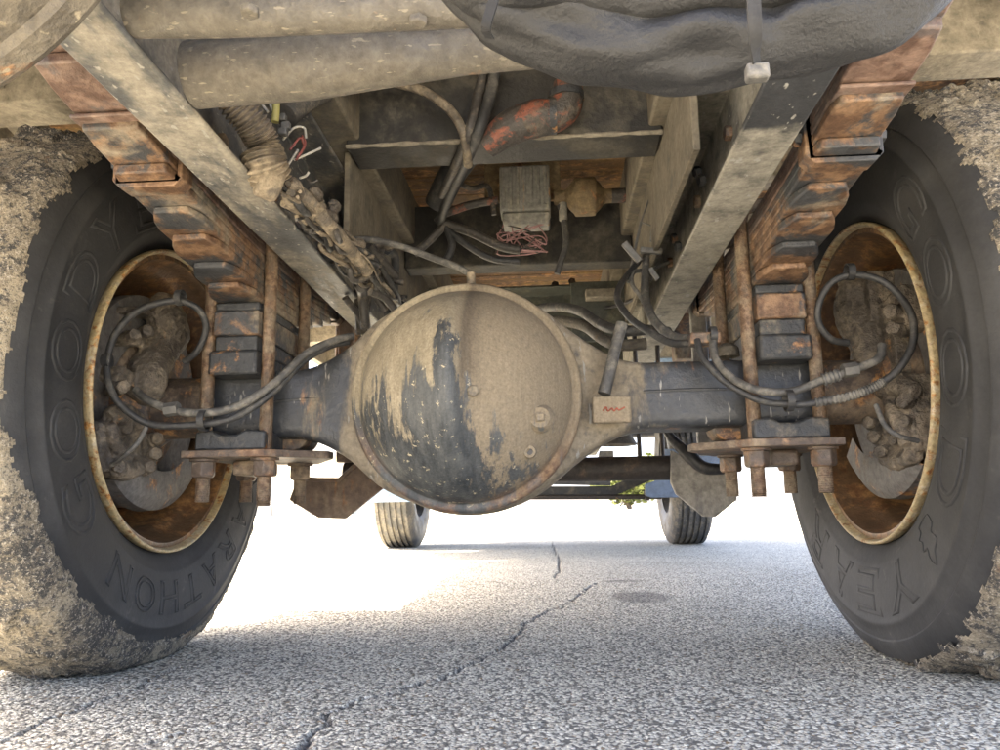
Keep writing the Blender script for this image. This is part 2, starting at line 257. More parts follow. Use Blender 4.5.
# ------------------------------------------------------------------ mesh helpers
def catmull(P, sub=8):
    P = [Vector(p) for p in P]
    if len(P) < 3: return [P[0].lerp(P[-1], i/sub) for i in range(sub+1)]
    out = []
    E = [P[0]*2-P[1]] + P + [P[-1]*2-P[-2]]
    for i in range(1, len(E)-2):
        a, b, c, d = E[i-1:i+3]
        for k in range(sub):
            t = k/sub
            out.append(0.5*((2*b)+(c-a)*t+(2*a-5*b+4*c-d)*t*t+(3*b-a-3*c+d)*t**3))
    out.append(P[-1]); return out
class MB:
    def __init__(s): s.v = []; s.f = []
    def add(s, v, f):
        o = len(s.v); s.v += [tuple(p) for p in v]; s.f += [tuple(i+o for i in q) for q in f]; return s
    def box(s, lo, hi, M=None):
        x0, y0, z0 = lo; x1, y1, z1 = hi
        v = [Vector(p) for p in ((x0,y0,z0),(x1,y0,z0),(x1,y1,z0),(x0,y1,z0),(x0,y0,z1),(x1,y0,z1),(x1,y1,z1),(x0,y1,z1))]
        if M: v = [M @ p for p in v]
        return s.add(v, [(0,3,2,1),(4,5,6,7),(0,1,5,4),(1,2,6,5),(2,3,7,6),(3,0,4,7)])
    def prism(s, poly, ax, lo, hi):
        """a polygon in the two other axes (in order x,y,z), extruded along ax"""
        n = len(poly); v = []
        for h in (lo, hi):
            for a, b in poly:
                v.append({'x': (h, a, b), 'y': (a, h, b), 'z': (a, b, h)}[ax])
        f = [tuple(range(n))[::-1], tuple(range(n, 2*n))] + [(i, (i+1) % n, n+(i+1) % n, n+i) for i in range(n)]
        return s.add(v, f)
    def tube(s, P, r, n=10, sub=8, smooth=True, caps=True):
        P = catmull(P, sub) if smooth else [Vector(p) for p in P]
        m = len(P)
        R = r if callable(r) else ((lambda t: r) if not isinstance(r, (list, tuple)) else (lambda t: float(np.interp(t, np.linspace(0, 1, len(r)), r))))
        T = (P[1]-P[0]).normalized(); N = T.orthogonal().normalized(); v = []
        for i in range(m):
            t = (P[min(i+1, m-1)]-P[max(i-1, 0)]).normalized()
            N = (N - t*N.dot(t)).normalized(); B = t.cross(N); rr = R(i/(m-1))
            for k in range(n):
                a = 2*math.pi*k/n; v.append(P[i]+(N*math.cos(a)+B*math.sin(a))*rr)
        f = [(i*n+k, i*n+(k+1) % n, (i+1)*n+(k+1) % n, (i+1)*n+k) for i in range(m-1) for k in range(n)]
        if caps: f += [tuple(range(n))[::-1], tuple(range((m-1)*n, m*n))]
        return s.add(v, f)
    def cyl(s, a, b, r, n=20, r2=None): return s.tube([a, b], [r, r if r2 is None else r2], n, smooth=False)
    def lathe(s, prof, ax, c, n=64, closed=False, t0=0, t1=2*math.pi):
        """prof: (radius, height along ax)"""
        c = Vector(c); full = abs(t1-t0-2*math.pi) < 1e-6; N = n if full else n+1; v = []
        for r, h in prof:
            for k in range(N):
                a = t0+(t1-t0)*k/n; ca, sa = r*math.cos(a), r*math.sin(a)
                v.append(c + Vector({'x': (h, ca, sa), 'y': (ca, h, sa), 'z': (ca, sa, h)}[ax]))
        m = len(prof); f = []
        for i in range(m if closed else m-1):
            for k in range(n):
                k2 = (k+1) % N; j = (i+1) % m
                f.append((i*N+k, i*N+k2, j*N+k2, j*N+k))
        return s.add(v, f)
    def hexa(s, p, d, r, h):
        p = Vector(p); d = Vector(d).normalized()
        return s.tube([p, p+d*h*0.82, p+d*h], [r, r, r*0.86], 6, smooth=False)
    def blob(s, c, r, M=None, n=14):
        c = Vector(c); v = []; f = []
        for i in range(n//2+1):
            for k in range(n):
                a = math.pi*i/(n//2); b = 2*math.pi*k/n
                q = Vector((r[0]*math.sin(a)*math.cos(b), r[1]*math.sin(a)*math.sin(b), r[2]*math.cos(a)))
                v.append(c+(M @ q if M else q))
        for i in range(n//2):
            for k in range(n): f.append((i*n+k, i*n+(k+1) % n, (i+1)*n+(k+1) % n, (i+1)*n+k))
        return s.add(v, f)
    def build(s, name, mat, parent=None, bevel=0, angle=38, remesh=0, smooth=True, label=None, kind=None, segs=2):
        me = bpy.data.meshes.new(name); me.from_pydata([tuple(p) for p in s.v], [], s.f)
        bm = bmesh.new(); bm.from_mesh(me)
        if not remesh: bmesh.ops.remove_doubles(bm, verts=bm.verts, dist=1e-6)
        bmesh.ops.recalc_face_normals(bm, faces=bm.faces); bm.to_mesh(me); bm.free()
        return link(name, me, mat, parent, bevel, angle, remesh, smooth, label, kind, segs)
def link(name, me, mat, parent=None, bevel=0, angle=38, remesh=0, smooth=True, label=None, kind=None, segs=2):
    o = bpy.data.objects.new(name, me); COL.objects.link(o)
    me.materials.append(mat)
    if smooth:
        me.polygons.foreach_set('use_smooth', [True]*len(me.polygons)); me.set_sharp_from_angle(angle=math.radians(angle))
    if remesh:
        md = o.modifiers.new('remesh', 'REMESH'); md.mode = 'VOXEL'; md.voxel_size = remesh; md.use_smooth_shade = True
        sm = o.modifiers.new('smooth', 'SMOOTH'); sm.factor = 0.5; sm.iterations = 4
    if bevel:
        md = o.modifiers.new('bevel', 'BEVEL'); md.width = bevel; md.segments = segs; md.limit_method = 'ANGLE'; md.angle_limit = math.radians(40)
        md.harden_normals = False
    if parent is not None:
        o.parent = parent; o.matrix_parent_inverse = Matrix.Translation(-Vector(parent['base']) if 'base' in parent else (0, 0, 0))
    if label: o['label'] = label
    if kind: o['kind'] = kind
    return o
def empty(name, loc, parent=None, label=None):
    o = bpy.data.objects.new(name, None); COL.objects.link(o); o.empty_display_size = 0.1
    o.location = loc; o['base'] = tuple(loc)
    if parent is not None:
        o.parent = parent; o.matrix_parent_inverse = Matrix.Translation(-Vector(parent['base']))
    if label: o['label'] = label
    return o
def part(name, mat, parent, fn, **kw):
    b = MB(); fn(b); return b.build(name, mat, parent, **kw)
def hose(name, pts, r, mat, parent, n=10, sub=8, **kw):
    return MB().tube([Vector(p) for p in pts], r, n, sub).build(name, mat, parent, angle=60, **kw)

# ------------------------------------------------------------------ ground
def seg_dist(PX, PY, path):
    d = np.full(PX.shape, 9.0)
    for (ax, ay), (bx, by) in zip(path[:-1], path[1:]):
        dx, dy = bx-ax, by-ay; L = dx*dx+dy*dy+1e-12
        t = np.clip(((PX-ax)*dx+(PY-ay)*dy)/L, 0, 1)
        d = np.minimum(d, np.hypot(PX-ax-t*dx, PY-ay-t*dy))
    return d
def ground():
    def axis(lo, hi, step, far):
        a = list(np.arange(lo, hi, step)); s = step; x = a[-1]
        up = []
        while x < far: s *= 1.25; x += s; up.append(x)
        s = step; x = a[0]; dn = []
        while x > -far: s *= 1.25; x -= s; dn.append(x)
        return np.array(dn[::-1]+a+up)
    xs = axis(-1.0, 1.05, 0.0042, 400); ys = axis(-0.66, 1.5, 0.0048, 400)
    gx, gy = np.meshgrid(xs, ys); rg = np.random.default_rng(3)
    ok = (np.abs(gx) < 1.4) & (gy > -0.9) & (gy < 2.2)
    z = np.where(ok, rg.normal(0, 0.0006, gx.shape), 0)
    paths = [[(0, 742), (30, 728), (62, 716), (98, 704), (130, 690), (150, 680), (175, 668)],
             [(285, 765), (305, 745), (322, 728), (330, 716), (350, 705), (395, 693), (440, 678), (480, 660), (505, 646), (520, 632), (528, 622), (548, 612), (566, 606), (583, 594), (596, 583)],
             [(150, 742), (200, 731), (262, 720), (330, 708), (350, 704)],
             [(185, 660), (245, 657), (330, 654), (410, 650), (460, 645), (505, 640)],
             [(596, 583), (640, 582), (700, 588), (770, 596)],
             [(552, 543), (557, 556), (560, 567), (556, 578)]]
    crack = np.zeros(gx.shape)
    for wdt, dep, q in zip((0.0030, 0.0034, 0.0027, 0.0030, 0.0020, 0.005), (0.007, 0.008, 0.004, 0.005, 0.002, 0.006), paths):
        pts = [at(a, b, 'z', 0) for a, b in q]; fine = []
        for i, p in enumerate(catmull(pts, 24)):
            fine.append((p.x+0.018*noise.noise(Vector((p.x*22, p.y*22, 3)))+0.009*noise.noise(Vector((p.x*75, p.y*75, 5))), p.y+0.022*noise.noise(Vector((p.x*22, p.y*22, 9)))+0.014*noise.noise(Vector((p.x*75, p.y*75, 1)))))
        d = seg_dist(gx, gy, fine)
        wv = wdt*(0.55+0.9*np.abs(np.sin(gx*37+gy*11))*np.abs(np.cos(gx*13-gy*23))+0.35*rg.random(gx.shape))
        k = np.clip(1.5-d/wv, 0, 1); crack = np.maximum(crack, k*np.clip(dep/0.009, 0.35, 1)); z -= dep*k
        z += 0.002*np.clip(1-d/(wdt*6), 0, 1)*rg.random(gx.shape)
    stain = np.zeros(gx.shape)
    for (a, b, rx, ry, s_) in ((640, 597, 0.105, 0.16, 1.0), (625, 581, 0.10, 0.05, .8), (620, 634, 0.02, 0.012, 1), (655, 562, 0.18, 0.14, .55), (540, 560, 0.1, 0.3, .35), (757, 683, .02, .01, .9)):
        p = at(a, b, 'z', 0); stain = np.maximum(stain, s_*np.exp(-(((gx-p.x)/rx)**2+((gy-p.y)/ry)**2)**2))
    nx, ny = len(xs), len(ys)
    me = bpy.data.meshes.new('ground')
    v = np.stack([gx, gy, z], -1).reshape(-1, 3)
    i = (np.arange(ny-1)[:, None]*nx+np.arange(nx-1)[None]).reshape(-1)
    f = np.stack([i, i+1, i+nx+1, i+nx], 1)
    me.vertices.add(len(v)); me.vertices.foreach_set('co', v.reshape(-1))
    me.loops.add(f.size); me.loops.foreach_set('vertex_index', f.reshape(-1).astype(np.int32))
    me.polygons.add(len(f)); me.polygons.foreach_set('loop_start', (np.arange(len(f))*4).astype(np.int32)); me.update(calc_edges=True)
    for nm, arr in (('crack', crack), ('stain', stain)):
        a = me.attributes.new(nm, 'FLOAT', 'POINT'); a.data.foreach_set('value', arr.reshape(-1).astype(np.float32))
    return link('ground', me, M_asphalt, angle=80, kind='structure')
ground()
def gravel():
    b = MB(); rg = random.Random(5)
    for i in range(900):
        x, y = rg.uniform(-1.0, 1.1), rg.uniform(-0.7, 1.6)
        r = rg.uniform(0.0012, 0.0034)
        if i < 260:
            p = at(*rg.choice([(100, 704), (140, 684), (330, 716), (400, 692), (480, 660), (525, 626), (560, 608), (262, 720), (410, 650)]), 'z', 0); x, y = p.x+rg.gauss(0, .03), p.y+rg.gauss(0, .03)
        b.blob((x, y, r*0.5), (r*rg.uniform(.8, 1.4), r*rg.uniform(.8, 1.4), r*rg.uniform(.5, .9)), Matrix.Rotation(rg.uniform(0, 6), 3, 'Z'), 6)
    o = b.build('loose_gravel', plain('pale grit', (0.34, 0.31, 0.26), 0.9), kind='stuff')
    o['label'] = 'loose pale grit scattered on the asphalt'; o['category'] = 'gravel'
gravel()

# ------------------------------------------------------------------ the truck
truck = empty('truck', (0, 0, 0), label='dusty rusty work truck seen from underneath, standing on cracked asphalt'); truck['category'] = 'truck'

# ---- frame rails (C channels, open inwards)
RS = -0.022
def railz(y): return 0.762 + RS*y
def rail(s, mat, label):
    b = MB(); y0, y1 = -0.98, 4.6
    c = [(0.35, 0), (0.43, 0), (0.43, 0.255), (0.35, 0.255), (0.35, 0.247), (0.4215, 0.247), (0.4215, 0.008), (0.35, 0.008)]
    ys = [y0, 0.2, 1.4, 2.6, y1]; n = len(c)
    v = [(s*x, y, railz(y)+z) for y in ys for x, z in c]
    f = [(i*n+k, i*n+(k+1) % n, (i+1)*n+(k+1) % n, (i+1)*n+k) for i in range(len(ys)-1) for k in range(n)] + [tuple(range(n)), tuple(range((len(ys)-1)*n, len(ys)*n))[::-1]]
    b.add(v, f); o = b.build('frame_rail', mat, truck, bevel=0.003, label=label)
    for y, z in ((-0.42, .08), (-0.42, .16), (-0.2, .09), (-0.2, .17), (-0.05, .09), (0.1, .10), (.1, .17), (.5, .1), (.5, .17)):
        MB().hexa((s*0.4215, y, railz(y)+z), (-s, 0, 0), 0.014, 0.013).build('rail_bolt', M_plate, o, bevel=0.001)
    return o
rail_l = rail(-1, M_rail, 'tan dusty frame rail on the left')
rail_r = rail(1, M_rail_b, 'grey frame rail on the right with a black oily patch')
for s in (-1, 1):   # body subframe beams on the rails
    MB().box((s*0.30 if s > 0 else -0.40, -1.02, 1.045), (0.40 if s > 0 else -0.30, 2.7, 1.19)).build('subframe_beam', M_web, truck, bevel=0.006)
    # inner liner of the rails: the tan upright beside the crossmembers
    b = MB(); b.prism([(s*0.332, 0.86), (s*0.345, 0.86), (s*0.345, 1.044), (s*0.332, 1.044)], 'y', -0.30 if s > 0 else 0.02, 1.2)
    b.build('frame_gusset', M_web, truck, bevel=0.002)

# ---- crossmembers between the rails
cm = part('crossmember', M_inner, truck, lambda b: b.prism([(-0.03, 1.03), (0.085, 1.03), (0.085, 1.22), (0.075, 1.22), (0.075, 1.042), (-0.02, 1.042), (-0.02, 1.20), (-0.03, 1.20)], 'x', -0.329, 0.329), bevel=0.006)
MB().tube([(-0.328, -0.030, 1.0305), (-0.1, -0.031, 1.030), (0.1, -0.031, 1.0305), (0.328, -0.030, 1.0305)], lambda t: 0.0045+0.0018*math.sin(t*61)*math.sin(t*23), 8, 24).build('pale_ledge', M_bed, cm)  # pale strip along the lower front edge
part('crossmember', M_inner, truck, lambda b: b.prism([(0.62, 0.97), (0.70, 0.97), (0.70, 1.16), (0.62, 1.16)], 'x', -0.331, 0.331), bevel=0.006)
gp = part('crossmember', M_green, truck, lambda b: b.prism([(1.18, 0.70), (1.20, 0.70), (1.20, 1.04), (1.08, 1.04), (1.08, 1.03), (1.18, 1.03)], 'x', -0.345, 0.345), bevel=0.004)
for px, py in ((572, 282), (568, 289), (555, 285), (612, 297), (617, 300), (645, 305), (625, 320)):
    p = Y(px, py, 1.18); MB().hexa(p, (0, -1, 0), 0.014, 0.01).build('crossmember_bolt', M_plate, gp)
part('gusset_plate', M_green, truck, lambda b: b.box((0.16, 0.92, 0.80), (0.335, 0.932, 1.0)), bevel=0.003)
part('bracket_block', M_bed, truck, lambda b: b.box((0.205, 0.86, 0.93), (0.30, 0.915, 0.96)), bevel=0.004)
# near crossmember: a tapering tube and the bolted flat member behind the camera side of it
b = MB(); P = [(-0.349, -0.655, 0.820), (-0.2, -0.655, 0.824), (0.0, -0.655, 0.832), (0.2, -0.655, 0.836), (0.349, -0.655, 0.84)]
b.tube(P, [0.040, 0.040, 0.027, 0.024, 0.030], 28, 10)
tube_cm = b.build('round_crossmember', M_cross, truck, angle=60)
b = MB(); b.tube([(-0.349, -0.79, 0.812), (-0.24, -0.79, 0.803), (-0.1, -0.79, 0.797), (0.05, -0.79, 0.795), (0.2, -0.79, 0.796), (0.349, -0.79, 0.80)], [0.026, 0.023, 0.020, 0.020, 0.022, 0.026], 24, 10)
fm = b.build('round_crossmember', M_cross, truck, angle=60)
for px, py in ((418, 18), (250, 8)):
    p = at(px, py, 'z', 0.778); MB().hexa(p, (0, 0, -1), 0.010, 0.008).build('crossmember_bolt', M_cross, fm, bevel=0.001)

# ---- bed: boards, sills, sides
bed = empty('bed', (0, 0, 1.1), truck)
for i in range(26):
    y = -1.12+i*0.143
    MB().box((-1.16, y, 1.235+0.004*rnd.random()), (1.16, y+0.135, 1.27)).build('floor_board', M_plank, bed, bevel=0.003)
for y in (-0.91, -0.10, 0.42, 1.0, 1.6, 2.2):
    for s in (-1, 1):
        x0, x1 = sorted((s*0.402, s*1.15))
        MB().prism([(y-0.05, 1.10), (y+0.05, 1.10), (y+0.05, 1.234), (y+0.04, 1.234), (y+0.04, 1.11), (y-0.04, 1.11), (y-0.04, 1.234), (y-0.05, 1.234)], 'x', x0, x1).build('bed_sill', M_bed, bed, bevel=0.004)
for s in (-1, 1):
    MB().box((min(s*1.15, s*1.19), -1.13, 1.06), (max(s*1.15, s*1.19), 2.64, 1.7)).build('bed_side', M_bed, bed, bevel=0.005)
    MB().box((min(s*0.44, s*1.0), -0.56, 1.205), (max(s*0.44, s*1.0), -0.16, 1.215)).build('underside_plate', M_bed, bed)
    # outer bed rail brace beside the wheel
    MB().prism([(s*0.93, -0.42), (s*1.0, -0.42), (s*1.13, 0.10), (s*1.06, 0.10)], 'z', 1.13, 1.165).build('diagonal_brace', M_bed, bed, bevel=0.003)
MB().box((-1.148, -1.13, 1.2745), (1.148, 2.599, 1.285)).build('sun_block_deck', M_bed, bed)  # unseen sheet added to stop sun leaking between the boards
MB().box((-1.19, 2.60, 1.06), (1.19, 2.64, 1.9)).build('bed_headboard', M_bed, bed)
# unseen left wheel arch skirt, lowered to keep sun off the foreground
MB().prism([(-1.08, 1.058), (-1.08, 0.50), (-0.62, 0.50), (-0.56, 0.62), (0.70, 0.62), (0.74, 0.66), (0.74, 1.058)], 'x', -1.165, -1.151).build('sun_block_skirt', M_bed, bed)

# ---- rear axle
AX, AZ = -0.072, 0.487
axle = empty('rear_axle', (AX, 0, AZ), truck, label='dusty banjo axle housing with a round bulging cover')
def axle_h(x):
    dx = x-AX
    if dx >= 0: return float(np.interp(dx, [0, .06, .10, .14, .155, .18, .2, .215, .25, .28, .32, .4, .8], [.222, .214, .198, .178, .167, .145, .129, .116, .094, .075, .064, .064, .064]))
    return float(np.interp(-dx, [0, .06, .10, .14, .18, .217, .255, .292, .326, .8], [.222, .214, .198, .182, .160, .121, .096, .077, .068, .064]))
b = MB(); xs_ = np.linspace(-0.585, 0.585, 118); n = 40
hs = np.array([axle_h(x) for x in xs_]); hs = np.convolve(np.pad(hs, 2, 'edge'), np.ones(5)/5, 'valid')
rings = []
for x, h in zip(xs_, hs):
    k = max(0, min(1, (h-0.066)/0.12)); dy = 0.068+0.03*k; e = 0.30
    rings.append([(x, dy*math.copysign(abs(math.cos(a))**e, math.cos(a)), AZ+h*math.copysign(abs(math.sin(a))**e, math.sin(a))) for a in [2*math.pi*j/n for j in range(n)]])
v = [p for r in rings for p in r]
f = [(i*n+k, i*n+(k+1) % n, (i+1)*n+(k+1) % n, (i+1)*n+k) for i in range(len(rings)-1) for k in range(n)] + [tuple(range(n)), tuple(range((len(rings)-1)*n, len(rings)*n))[::-1]]
b.add(v, f); b.build('axle_housing', M_axle, axle, angle=50)
for s in (-1, 1):  # round tube ends and hub flanges
    MB().cyl((s*0.55, 0, 0.49), (s*0.76, 0, 0.49), 0.062, 32).build('axle_tube_end', M_axle_out, axle, bevel=0.004)
# weld seam along the arms
for x0, x1 in ((-0.45, -0.30), (0.26, 0.445)):
    MB().tube([(x0, -0.0685, AZ+0.004), ((x0+x1)/2, -0.0690, AZ+0.006), (x1, -0.0685, AZ+0.004)], 0.0028, 6, 10).build('weld_seam', M_axle, axle)
# cover: flange, groove and dome with a vertical crest
def cover_h(x, z):
    r = math.hypot(x, z); q = min(1, r/0.197)
    h = 0.150*max(0, 1-q**2.2)**0.80
    zz = 1/(1+math.exp(-(z+0.11)/0.04))*1/(1+math.exp((z-0.16)/0.02))
    crest = 0.034*math.exp(-((x-0.002)/0.055)**2)*(1/(1+math.exp((x-0.010)/0.006)))*zz
    left = 0.012*(1/(1+math.exp((x+0.0)/0.03)))
    return h + (crest+left)*min(1, h/0.06) + 0.0015*noise.noise(Vector((x*18, z*18, 0)))
b = MB(); nr, na = 64, 128; v = [(AX, -0.118-cover_h(0, 0), AZ)]
for i in range(1, nr+1):
    r = 0.197*i/nr
    for k in range(na):
        a = 2*math.pi*k/na; x, z = r*math.cos(a), r*math.sin(a); v.append((AX+x, -0.118-cover_h(x, z), AZ+z))
f = [(0, 1+k, 1+(k+1) % na) for k in range(na)] + [(1+(i-1)*na+k, 1+(i-1)*na+(k+1) % na, 1+i*na+(k+1) % na, 1+i*na+k) for i in range(1, nr) for k in range(na)]
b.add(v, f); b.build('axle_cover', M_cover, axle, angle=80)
b = MB(); b.lathe([(0.190, -0.085), (0.214, -0.085), (0.2165, -0.096), (0.2155, -0.105), (0.2115, -0.1115), (0.206, -0.1125), (0.2015, -0.1105), (0.1985, -0.1115), (0.1965, -0.116), (0.188, -0.112)], 'y', (AX, 0, AZ), 128)
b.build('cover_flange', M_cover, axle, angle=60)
def on_cover(px, py, off=0.0):
    p = None
    for y in np.linspace(-0.10, -0.32, 120):
        q = Y(px, py, float(y))
        if -0.118-cover_h(q.x-AX, q.z-AZ) <= y: p = q
        else: return q + Vector((0, -off, 0))
    return q
p = on_cover(540, 418); MB().lathe([(0.0, -0.012), (0.017, -0.011), (0.022, -0.004), (0.026, 0.008)], 'y', p, 24).build('plug_boss', M_cover, axle)
MB().tube([p+Vector((0, -0.004, 0)), p+Vector((0.001, -0.019, 0))], [0.0105, 0.0095], 4, smooth=False).build('filler_plug', M_cover, axle, bevel=0.002)
p = on_cover(530, 452); MB().lathe([(0.005, 0.0), (0.0055, -0.008), (0.010, -0.008), (0.0115, 0.006)], 'y', p, 24).build('drain_hole', M_cover, axle)
MB().lathe([(0.0, -0.003), (0.0052, -0.003)], 'y', p, 16).build('drain_core', M_black, axle)
p = on_cover(473, 391); MB().hexa(p+Vector((0, 0.006, 0)), (0, -1, 0), 0.0105, 0.013).build('cover_bolt', M_axle, axle, bevel=0.002)
p = Y(471, 276, -0.07); MB().cyl((p.x, -0.07, AZ+0.20), (p.x, -0.07, p.z+0.006), 0.009, 10).build('breather_fitting', M_conduit, axle)
# tab plate with red marking, breather stub pipe, nose and driveshaft ahead of the axle
p0, p1 = Y(592, 396, -0.118), Y(632, 422, -0.118)
MB().box((p0.x, -0.118, p1.z), (p1.x, -0.100, p0.z)).build('tab_plate', M_cover, axle, bevel=0.004)
mk = [(603, 411), (606, 407), (608, 411), (612, 408), (614, 411), (617, 408), (619, 410), (625, 407)]
MB().tube([Y(a, c, -0.1190) for a, c in mk], 0.0014, 5, 5).build('red_mark', M_redmark, axle)
MB().tube(ypath([(604, 394, -0.115), (611, 367, -0.108), (616, 345, -0.100), (622, 324, -0.092)]), [0.012, 0.011, 0.0105, 0.0115], 14, 8).build('breather_pipe', M_hose_g, axle, angle=60)
b = MB(); b.lathe([(0.20, 0.05), (0.195, 0.12), (0.16, 0.2), (0.10, 0.30), (0.075, 0.36), (0.075, 0.40), (0.0, 0.40)], 'y', (AX, 0, AZ), 48); b.build('carrier_nose', M_axle, axle)
shaft = MB().cyl((AX, 0.40, AZ), (-0.02, 2.7, 0.66), 0.05, 24).build('drive_shaft', M_brownpipe, truck)

# ---- leaf springs, U-bolts, pads
def leaf_mesh(cx, k, yb, yf, z0, th, hw, curv, taper):
    rows = []
    N = 30
    for i in range(N+1):
        t = i/N; y = yb+(yf-yb)*t
        db, df = y-yb, yf-y; d = min(db, df)
        wq = hw*(1.0 if d > taper else ((0.62 if taper > 0.03 else 0.9)+(0.38 if taper > 0.03 else 0.1)*math.sin(math.pi/2*min(1, d/taper))))
        z = z0+curv*y*y
        tt = th*(1.0 if d > 0.03 or k > 3 else 0.7+0.3*d/0.03)
        rows.append([(cx-wq, y, z+th-tt), (cx+wq, y, z+th-tt), (cx+wq, y, z+th), (cx-wq, y, z+th)])
    v = [p for r in rows for p in r]
    f = [(i*4+j, i*4+(j+1) % 4, (i+1)*4+(j+1) % 4, (i+1)*4+j) for i in range(N) for j in range(4)] + [(0, 1, 2, 3), (N*4+3, N*4+2, N*4+1, N*4)]
    return MB().add(v, f)
def spring(s):
    cx = s*0.509; side = 'left' if s < 0 else 'right'
    sp = empty('leaf_spring', (cx, 0, 0.55), truck, label=f'rusty stacked leaf spring beside the {side} wheel')
    hw = 0.045
    # stacked spacer blocks on the axle
    zs = [0.553, 0.584, 0.600, 0.617, 0.668, 0.684]; mats = []
    zs[0] = 0.534
    blocks = [(-0.132, 0.534, 0.581, 0.047, M_leafdark), (-0.118, 0.5812, 0.612, 0.041, M_leafdark), (-0.123, 0.6122, 0.660, 0.044, M_spring), (-0.118, 0.6602, 0.678, 0.0435, M_leafdark)]
    for j, (y, z0, z1, w_, m_) in enumerate(blocks):
        if j == 0:   # bottom saddle hooks over the back of the axle
            MB().prism([(y, z0), (-0.074, z0), (-0.074, 0.554), (0.074, 0.554), (0.074, z0), (-y, z0), (-y, z1), (y, z1)], 'x', cx-w_, cx+w_).build('spring_saddle', m_, sp, bevel=0.006)
        else: MB().box((cx-w_, y, z0), (cx+w_, -y, z1)).build('spacer_block', m_, sp, bevel=0.004)
    ends = [-0.185, -0.245, -0.325, -0.39, -0.485, -0.565, -0.67, -1.02]
    sh = -0.004 if s > 0 else 0.0
    for k, ye in enumerate(ends):
        m_ = M_spring if k < 6 else M_spring_r
        leaf_mesh(cx, k, ye, min(0.75, -ye), 0.6785+0.0158*k, 0.0152, hw-0.0005*(k % 2), 0.125+(0.02 if s < 0 else -0.02), 0.05 if k < 4 else 0.012).build('leaf', m_, sp, bevel=0.003)
    def zl(k, y): return 0.6785+0.0158*k+(0.125+(0.02 if s < 0 else -0.02))*y*y
    # rebound clips
    for y, k0 in ((-0.445, 4), (0.42, 4)):
        z0 = zl(k0, y+(-0.018 if y < 0 else 0.018))-0.0095; z1 = zl(7, y)+0.034; o_ = hw+0.001
        cl = MB().prism([(cx-o_-0.008, z1), (cx-o_-0.008, z0+0.012), (cx-o_+0.004, z0), (cx+o_-0.004, z0), (cx+o_+0.008, z0+0.012), (cx+o_+0.008, z1), (cx+o_, z1), (cx+o_, z0+0.009), (cx-o_, z0+0.009), (cx-o_, z1)], 'y', y-0.018, y+0.018).build('rebound_clip', M_spring, sp, bevel=0.002)
        for q in (-1, 1): MB().hexa((cx+q*(o_+0.008), y, z0+0.045), (q, 0, 0), 0.011, 0.010).build('clip_bolt', M_leafdark, sp)
    # painted wear band on the long leaf
    y = -0.565; MB().box((cx-hw-0.002, y-0.018, zl(6, y)-0.007), (cx+hw+0.002, y+0.018, zl(6, y)-0.001)).build('leaf_shim', M_spring_r, sp, bevel=0.002)
    # U-bolts: two, straddling the spring ahead of and behind the axle
    for y in (-0.102, 0.102):
        x0, x1 = cx-0.0585, cx+0.0585; zt = 0.83
        pts = [(x0, y, 0.30), (x0, y, 0.5), (x0, y, zt-0.03), (x0+0.012, y, zt), (cx, y, zt+0.008), (x1-0.012, y, zt), (x1, y, zt-0.03), (x1, y, 0.5), (x1, y, 0.30)]
        P = [Vector(p) for p in pts]; Q = [P[0], P[1]] + catmull(P[2:7], 5) + [P[7], P[8]]
        MB().tube(Q, 0.0125, 14, smooth=False).build('u_bolt', M_ubolt, sp, angle=60)
        for x in (x0, x1):
            dz = rnd.uniform(-0.01, 0.008)
            th = [Vector((x, y, 0.383-0.0012*i)) for i in range(int(75+dz*800))]
            MB().tube(th, lambda t, L=len(th): 0.0122+0.0012*math.sin(t*(L-1)*2*math.pi/3.2), 14, smooth=False).build('threaded_end', M_ubolt, sp, angle=70)
            MB().hexa((x, y, 0.3745), (0, 0, -1), 0.0225, 0.030).build('nut', M_plate, sp, bevel=0.002)
            MB().lathe([(0.013, 0.3745), (0.026, 0.3745), (0.026, 0.379), (0.013, 0.379)], 'z', (x, y, 0), 20, closed=True).build('washer', M_plate, sp)
    # lower pad and plate
    pad = MB(); pad.prism([(cx-0.066, 0.394), (cx+0.066, 0.394), (cx+0.066, 0.428), (cx+0.03, 0.431), (cx+0.012, 0.422), (cx-0.02, 0.422), (cx-0.035, 0.431), (cx-0.066, 0.428)], 'y', -0.128, 0.128)
    pad.build('axle_pad', M_pad, sp, bevel=0.004)
    inn = -s
    pl = [(cx-inn*0.085, -0.142), (cx+inn*0.07, -0.142), (cx+inn*0.165, -0.05), (cx+inn*0.165, -0.02), (cx+inn*0.085, 0.145), (cx-inn*0.085, 0.145)]
    MB().prism(pl, 'z', 0.3795, 0.3935).build('u_bolt_plate', M_plate, sp, bevel=0.002)
    # rubber bush under the plate and shock bracket ear
    MB().cyl((cx+inn*0.082, -0.03, 0.43), (cx+inn*0.082, 0.05, 0.43), 0.034, 20).build('bush', M_axle_out, sp, bevel=0.003)
    MB().box((cx-0.022, -0.06, 0.350), (cx+0.03, 0.05, 0.3785)).build('lower_block', M_plate, sp, bevel=0.006)
    # rear hanger under the rail end
    MB().box((cx-0.055, -1.06, 0.80), (cx+0.055, -1.0, 1.04)).build('spring_hanger', M_spring_r, sp, bevel=0.006)
    MB().box((cx-0.055, 0.73, 0.70), (cx+0.055, 0.80, 1.02)).build('spring_hanger', M_spring, sp, bevel=0.006)
    return sp
spring(-1); spring(1)

